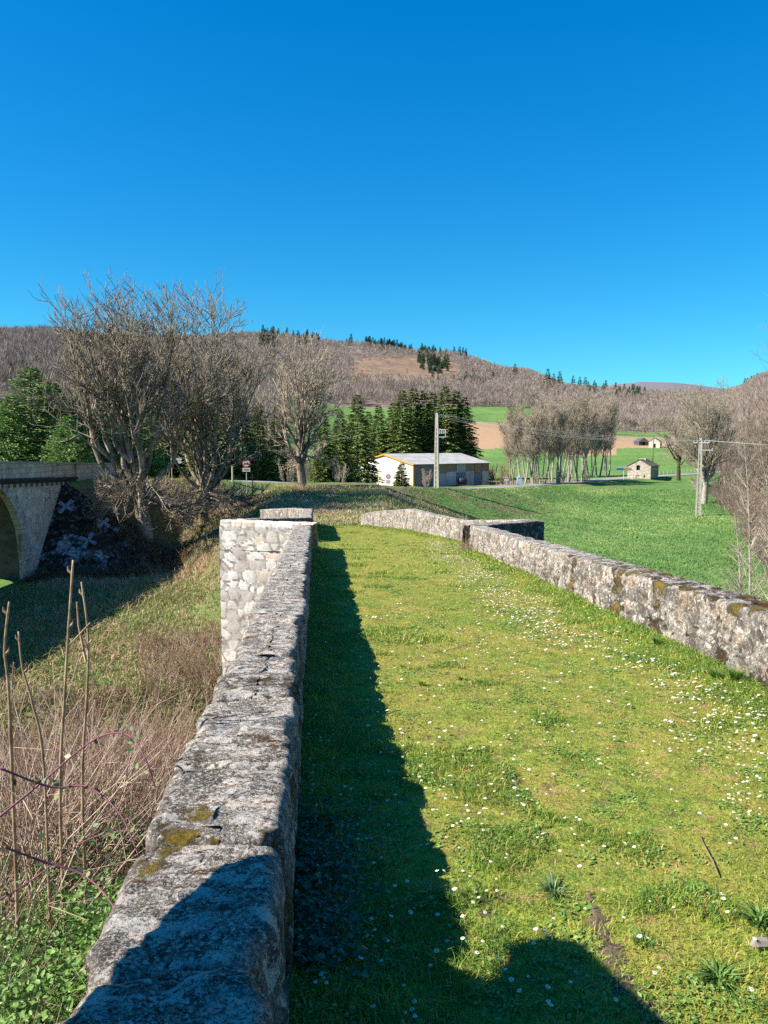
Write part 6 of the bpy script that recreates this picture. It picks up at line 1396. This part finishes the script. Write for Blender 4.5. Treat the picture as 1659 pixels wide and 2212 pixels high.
for pts_, Y0, r_, lb in shoots[:6]:
    P = [at(u_, v_, Y0 + .02 * i) for i, (u_, v_) in enumerate(pts_)]; P = [Vector((P[0].x + .02, P[0].y - .05, gz(P[0].x, P[0].y) - .05))] + P
    sm = smoothline([tuple(p) for p in P], 6); mb = MB(); rad = []
    for i in range(len(sm)): rad.append(r_ * .7 * (1.15 - .5 * i / len(sm)) * (1.22 if i % 5 == 2 else 1))
    mb.tube(sm, rad, 8)
    root = empty('plant_shoot', (0, 0, 0)); tag(root, lb, 'shoot'); mb.build('stem', shm, root, True)
    mb = MB()
    for i in range(12, len(sm), 5):
        p = Vector(sm[i]); s_ = 1 if i % 2 else -1; mb.tube([p, p + Vector((s_ * r_ * 1.6, 0, r_ * 1.4)), p + Vector((s_ * r_ * 1.9, 0, r_ * 3.2))], [r_ * .6, r_ * .55, r_ * .15], 6)
    if 'just right' in lb: a_ = at(186, 1430, Y0); mb.tube([a_, at(170, 1350, Y0 + .05), at(166, 1300, Y0 + .05)], [r_ * .7, r_ * .6, r_ * .35], 6); mb.tube([at(148, 1395, Y0), at(196, 1345, Y0 - .02)], [r_ * .35, r_ * .5], 6)
    mb.build('bud', shm, root)
# arching bramble canes
cane = plain('purple_bramble_cane', (.20, .07, .105), .5, .2, 30)
canes = [([(-20, 1780), (90, 1690), (200, 1600), (270, 1585), (310, 1630), (335, 1700)], 3.0, .0045, 'arching purple bramble cane rising highest at the left'), ([(0, 1660), (110, 1700), (190, 1700), (260, 1760), (300, 1850)], 2.7, .004, 'purple bramble cane arching across the dry stalks'),
 ([(10, 1830), (90, 1860), (180, 1890), (240, 1950), (262, 2010)], 2.4, .004, 'lower bramble cane running towards the parapet'), ([(235, 2160), (238, 2080), (250, 2030), (285, 2010), (300, 2015)], 2.05, .0045, 'short red bramble shoot bending over the wall edge'),
 ([(-10, 1950), (70, 1900), (160, 1830), (230, 1800), (320, 1790)], 2.8, .003, 'thin dark bramble cane crossing the others')]
blm = leafmat('bramble_leaves', [(0, (.04, .075, .03)), (.6, (.10, .155, .06)), (1, (.20, .26, .10))], .45, .15)
for ci, (pts_, Y0, r_, lb) in enumerate(canes):
    sm = smoothline([tuple(at(u_, v_, Y0 + .12 * math.sin(i))) for i, (u_, v_) in enumerate(pts_)], 7); mb = MB(); mb.tube(sm, [r_ * (1.1 - .5 * i / len(sm)) for i in range(len(sm))], 6)
    root = empty('bramble', (0, 0, 0)); tag(root, lb, 'bramble'); mb.build('cane', cane, root, True)
    r2 = np.random.RandomState(600 + ci); V, Q, TT = [], [], []
    for i in range(2, len(sm), 3):
        for j in range(3):
            c = Vector(sm[i]) + Vector(tuple(r2.normal(size=3) * .03)); ax = Vector(tuple(r2.normal(size=3))); ax.z = abs(ax.z) + .8; ax.normalize(); a = ax.orthogonal().normalized(); a = (a * math.cos(j * 2) + ax.cross(a) * math.sin(j * 2)); b = ax.cross(a); s_ = r2.uniform(.009, .017)
            o_ = len(V); V += [tuple(c - a * s_), tuple(c - a * s_ * .3 + b * s_ * .6), tuple(c + a * s_ * .5 + b * s_ * .5), tuple(c + a * s_ * 1.2), tuple(c + a * s_ * .5 - b * s_ * .5), tuple(c - a * s_ * .3 - b * s_ * .6)]
            Q += [(o_, o_ + 1, o_ + 2, o_ + 3), (o_, o_ + 3, o_ + 4, o_ + 5)]; TT += [r2.rand()] * 6
    link('leaves', npmesh('leaves', np.array(V), [np.array(Q)], False, {'tint': np.array(TT)}), blm, root)
# broad dark leaves at the foot of the left parapet
rng = np.random.RandomState(505); n = 2200; P_ = []
for _ in range(n):
    x_, y_ = dpos(640 + abs(rng.normal()) * 75, rng.choice([1800, 1880, 1930, 2010, 2090]) + rng.normal() * 28); P_.append((x_, y_, float(deckz(y_)) + .02 + .10 * rng.rand()))
gim = leafmat('ground_ivy', [(0, (.03, .07, .045)), (1, (.08, .15, .08))], .4, .1)
tag(leafcloud('ground_ivy', np.array(P_), .008 + .008 * rng.rand(n), rng, gim, norm_up=1.2, fold=True), 'dark broad leaves creeping at the foot of the left parapet', 'ground cover', kind='stuff')
# dry seedling clump at the end of the near right parapet
X_ = 2.30 + .12 * rng.normal(size=60); Y_ = 21.5 + .25 * rng.normal(size=60); tag(stalks('dead_weed', X_, Y_, deckz(Y_), .42, .005, 9, .25), 'dead brown weed against the right parapet corner', 'weed', kind='stuff')
X_ = 5.1 - np.abs(rng.normal(size=8)) * .6; Y_ = 22.4 + .2 * rng.normal(size=8)
# unseen board added off frame, outlined to cast the shadow over wall and turf
nb_ = empty('notice_board', (-1.40, 0, 0)); tag(nb_, 'unseen wooden board added beyond the near left parapet, shaped to cast a shadow', 'board')
mb = MB(); poly = [(.9, 1.07), (1.5, 1.09), (1.74, 1.12), (1.98, 1.19), (2.04, 1.35), (2.19, 1.41), (2.20, 1.50), (2.13, 1.60), (1.85, 1.69), (1.57, 1.79), (.9, 1.9)]
mb.add([(x_, y_, z_) for x_ in (-.02, .02) for y_, z_ in poly], [tuple(range(11)), tuple(range(11, 22))[::-1]] + [(k, k + 11, (k + 1) % 11 + 11, (k + 1) % 11) for k in range(11)])
mb.build('panel', wood, nb_)
mb = MB(); mb.tube([(-.06, .95, gz(-1.4, .95) - .2), (-.06, .95, 2.0)], .045, 8); mb.build('post', wood, nb_)
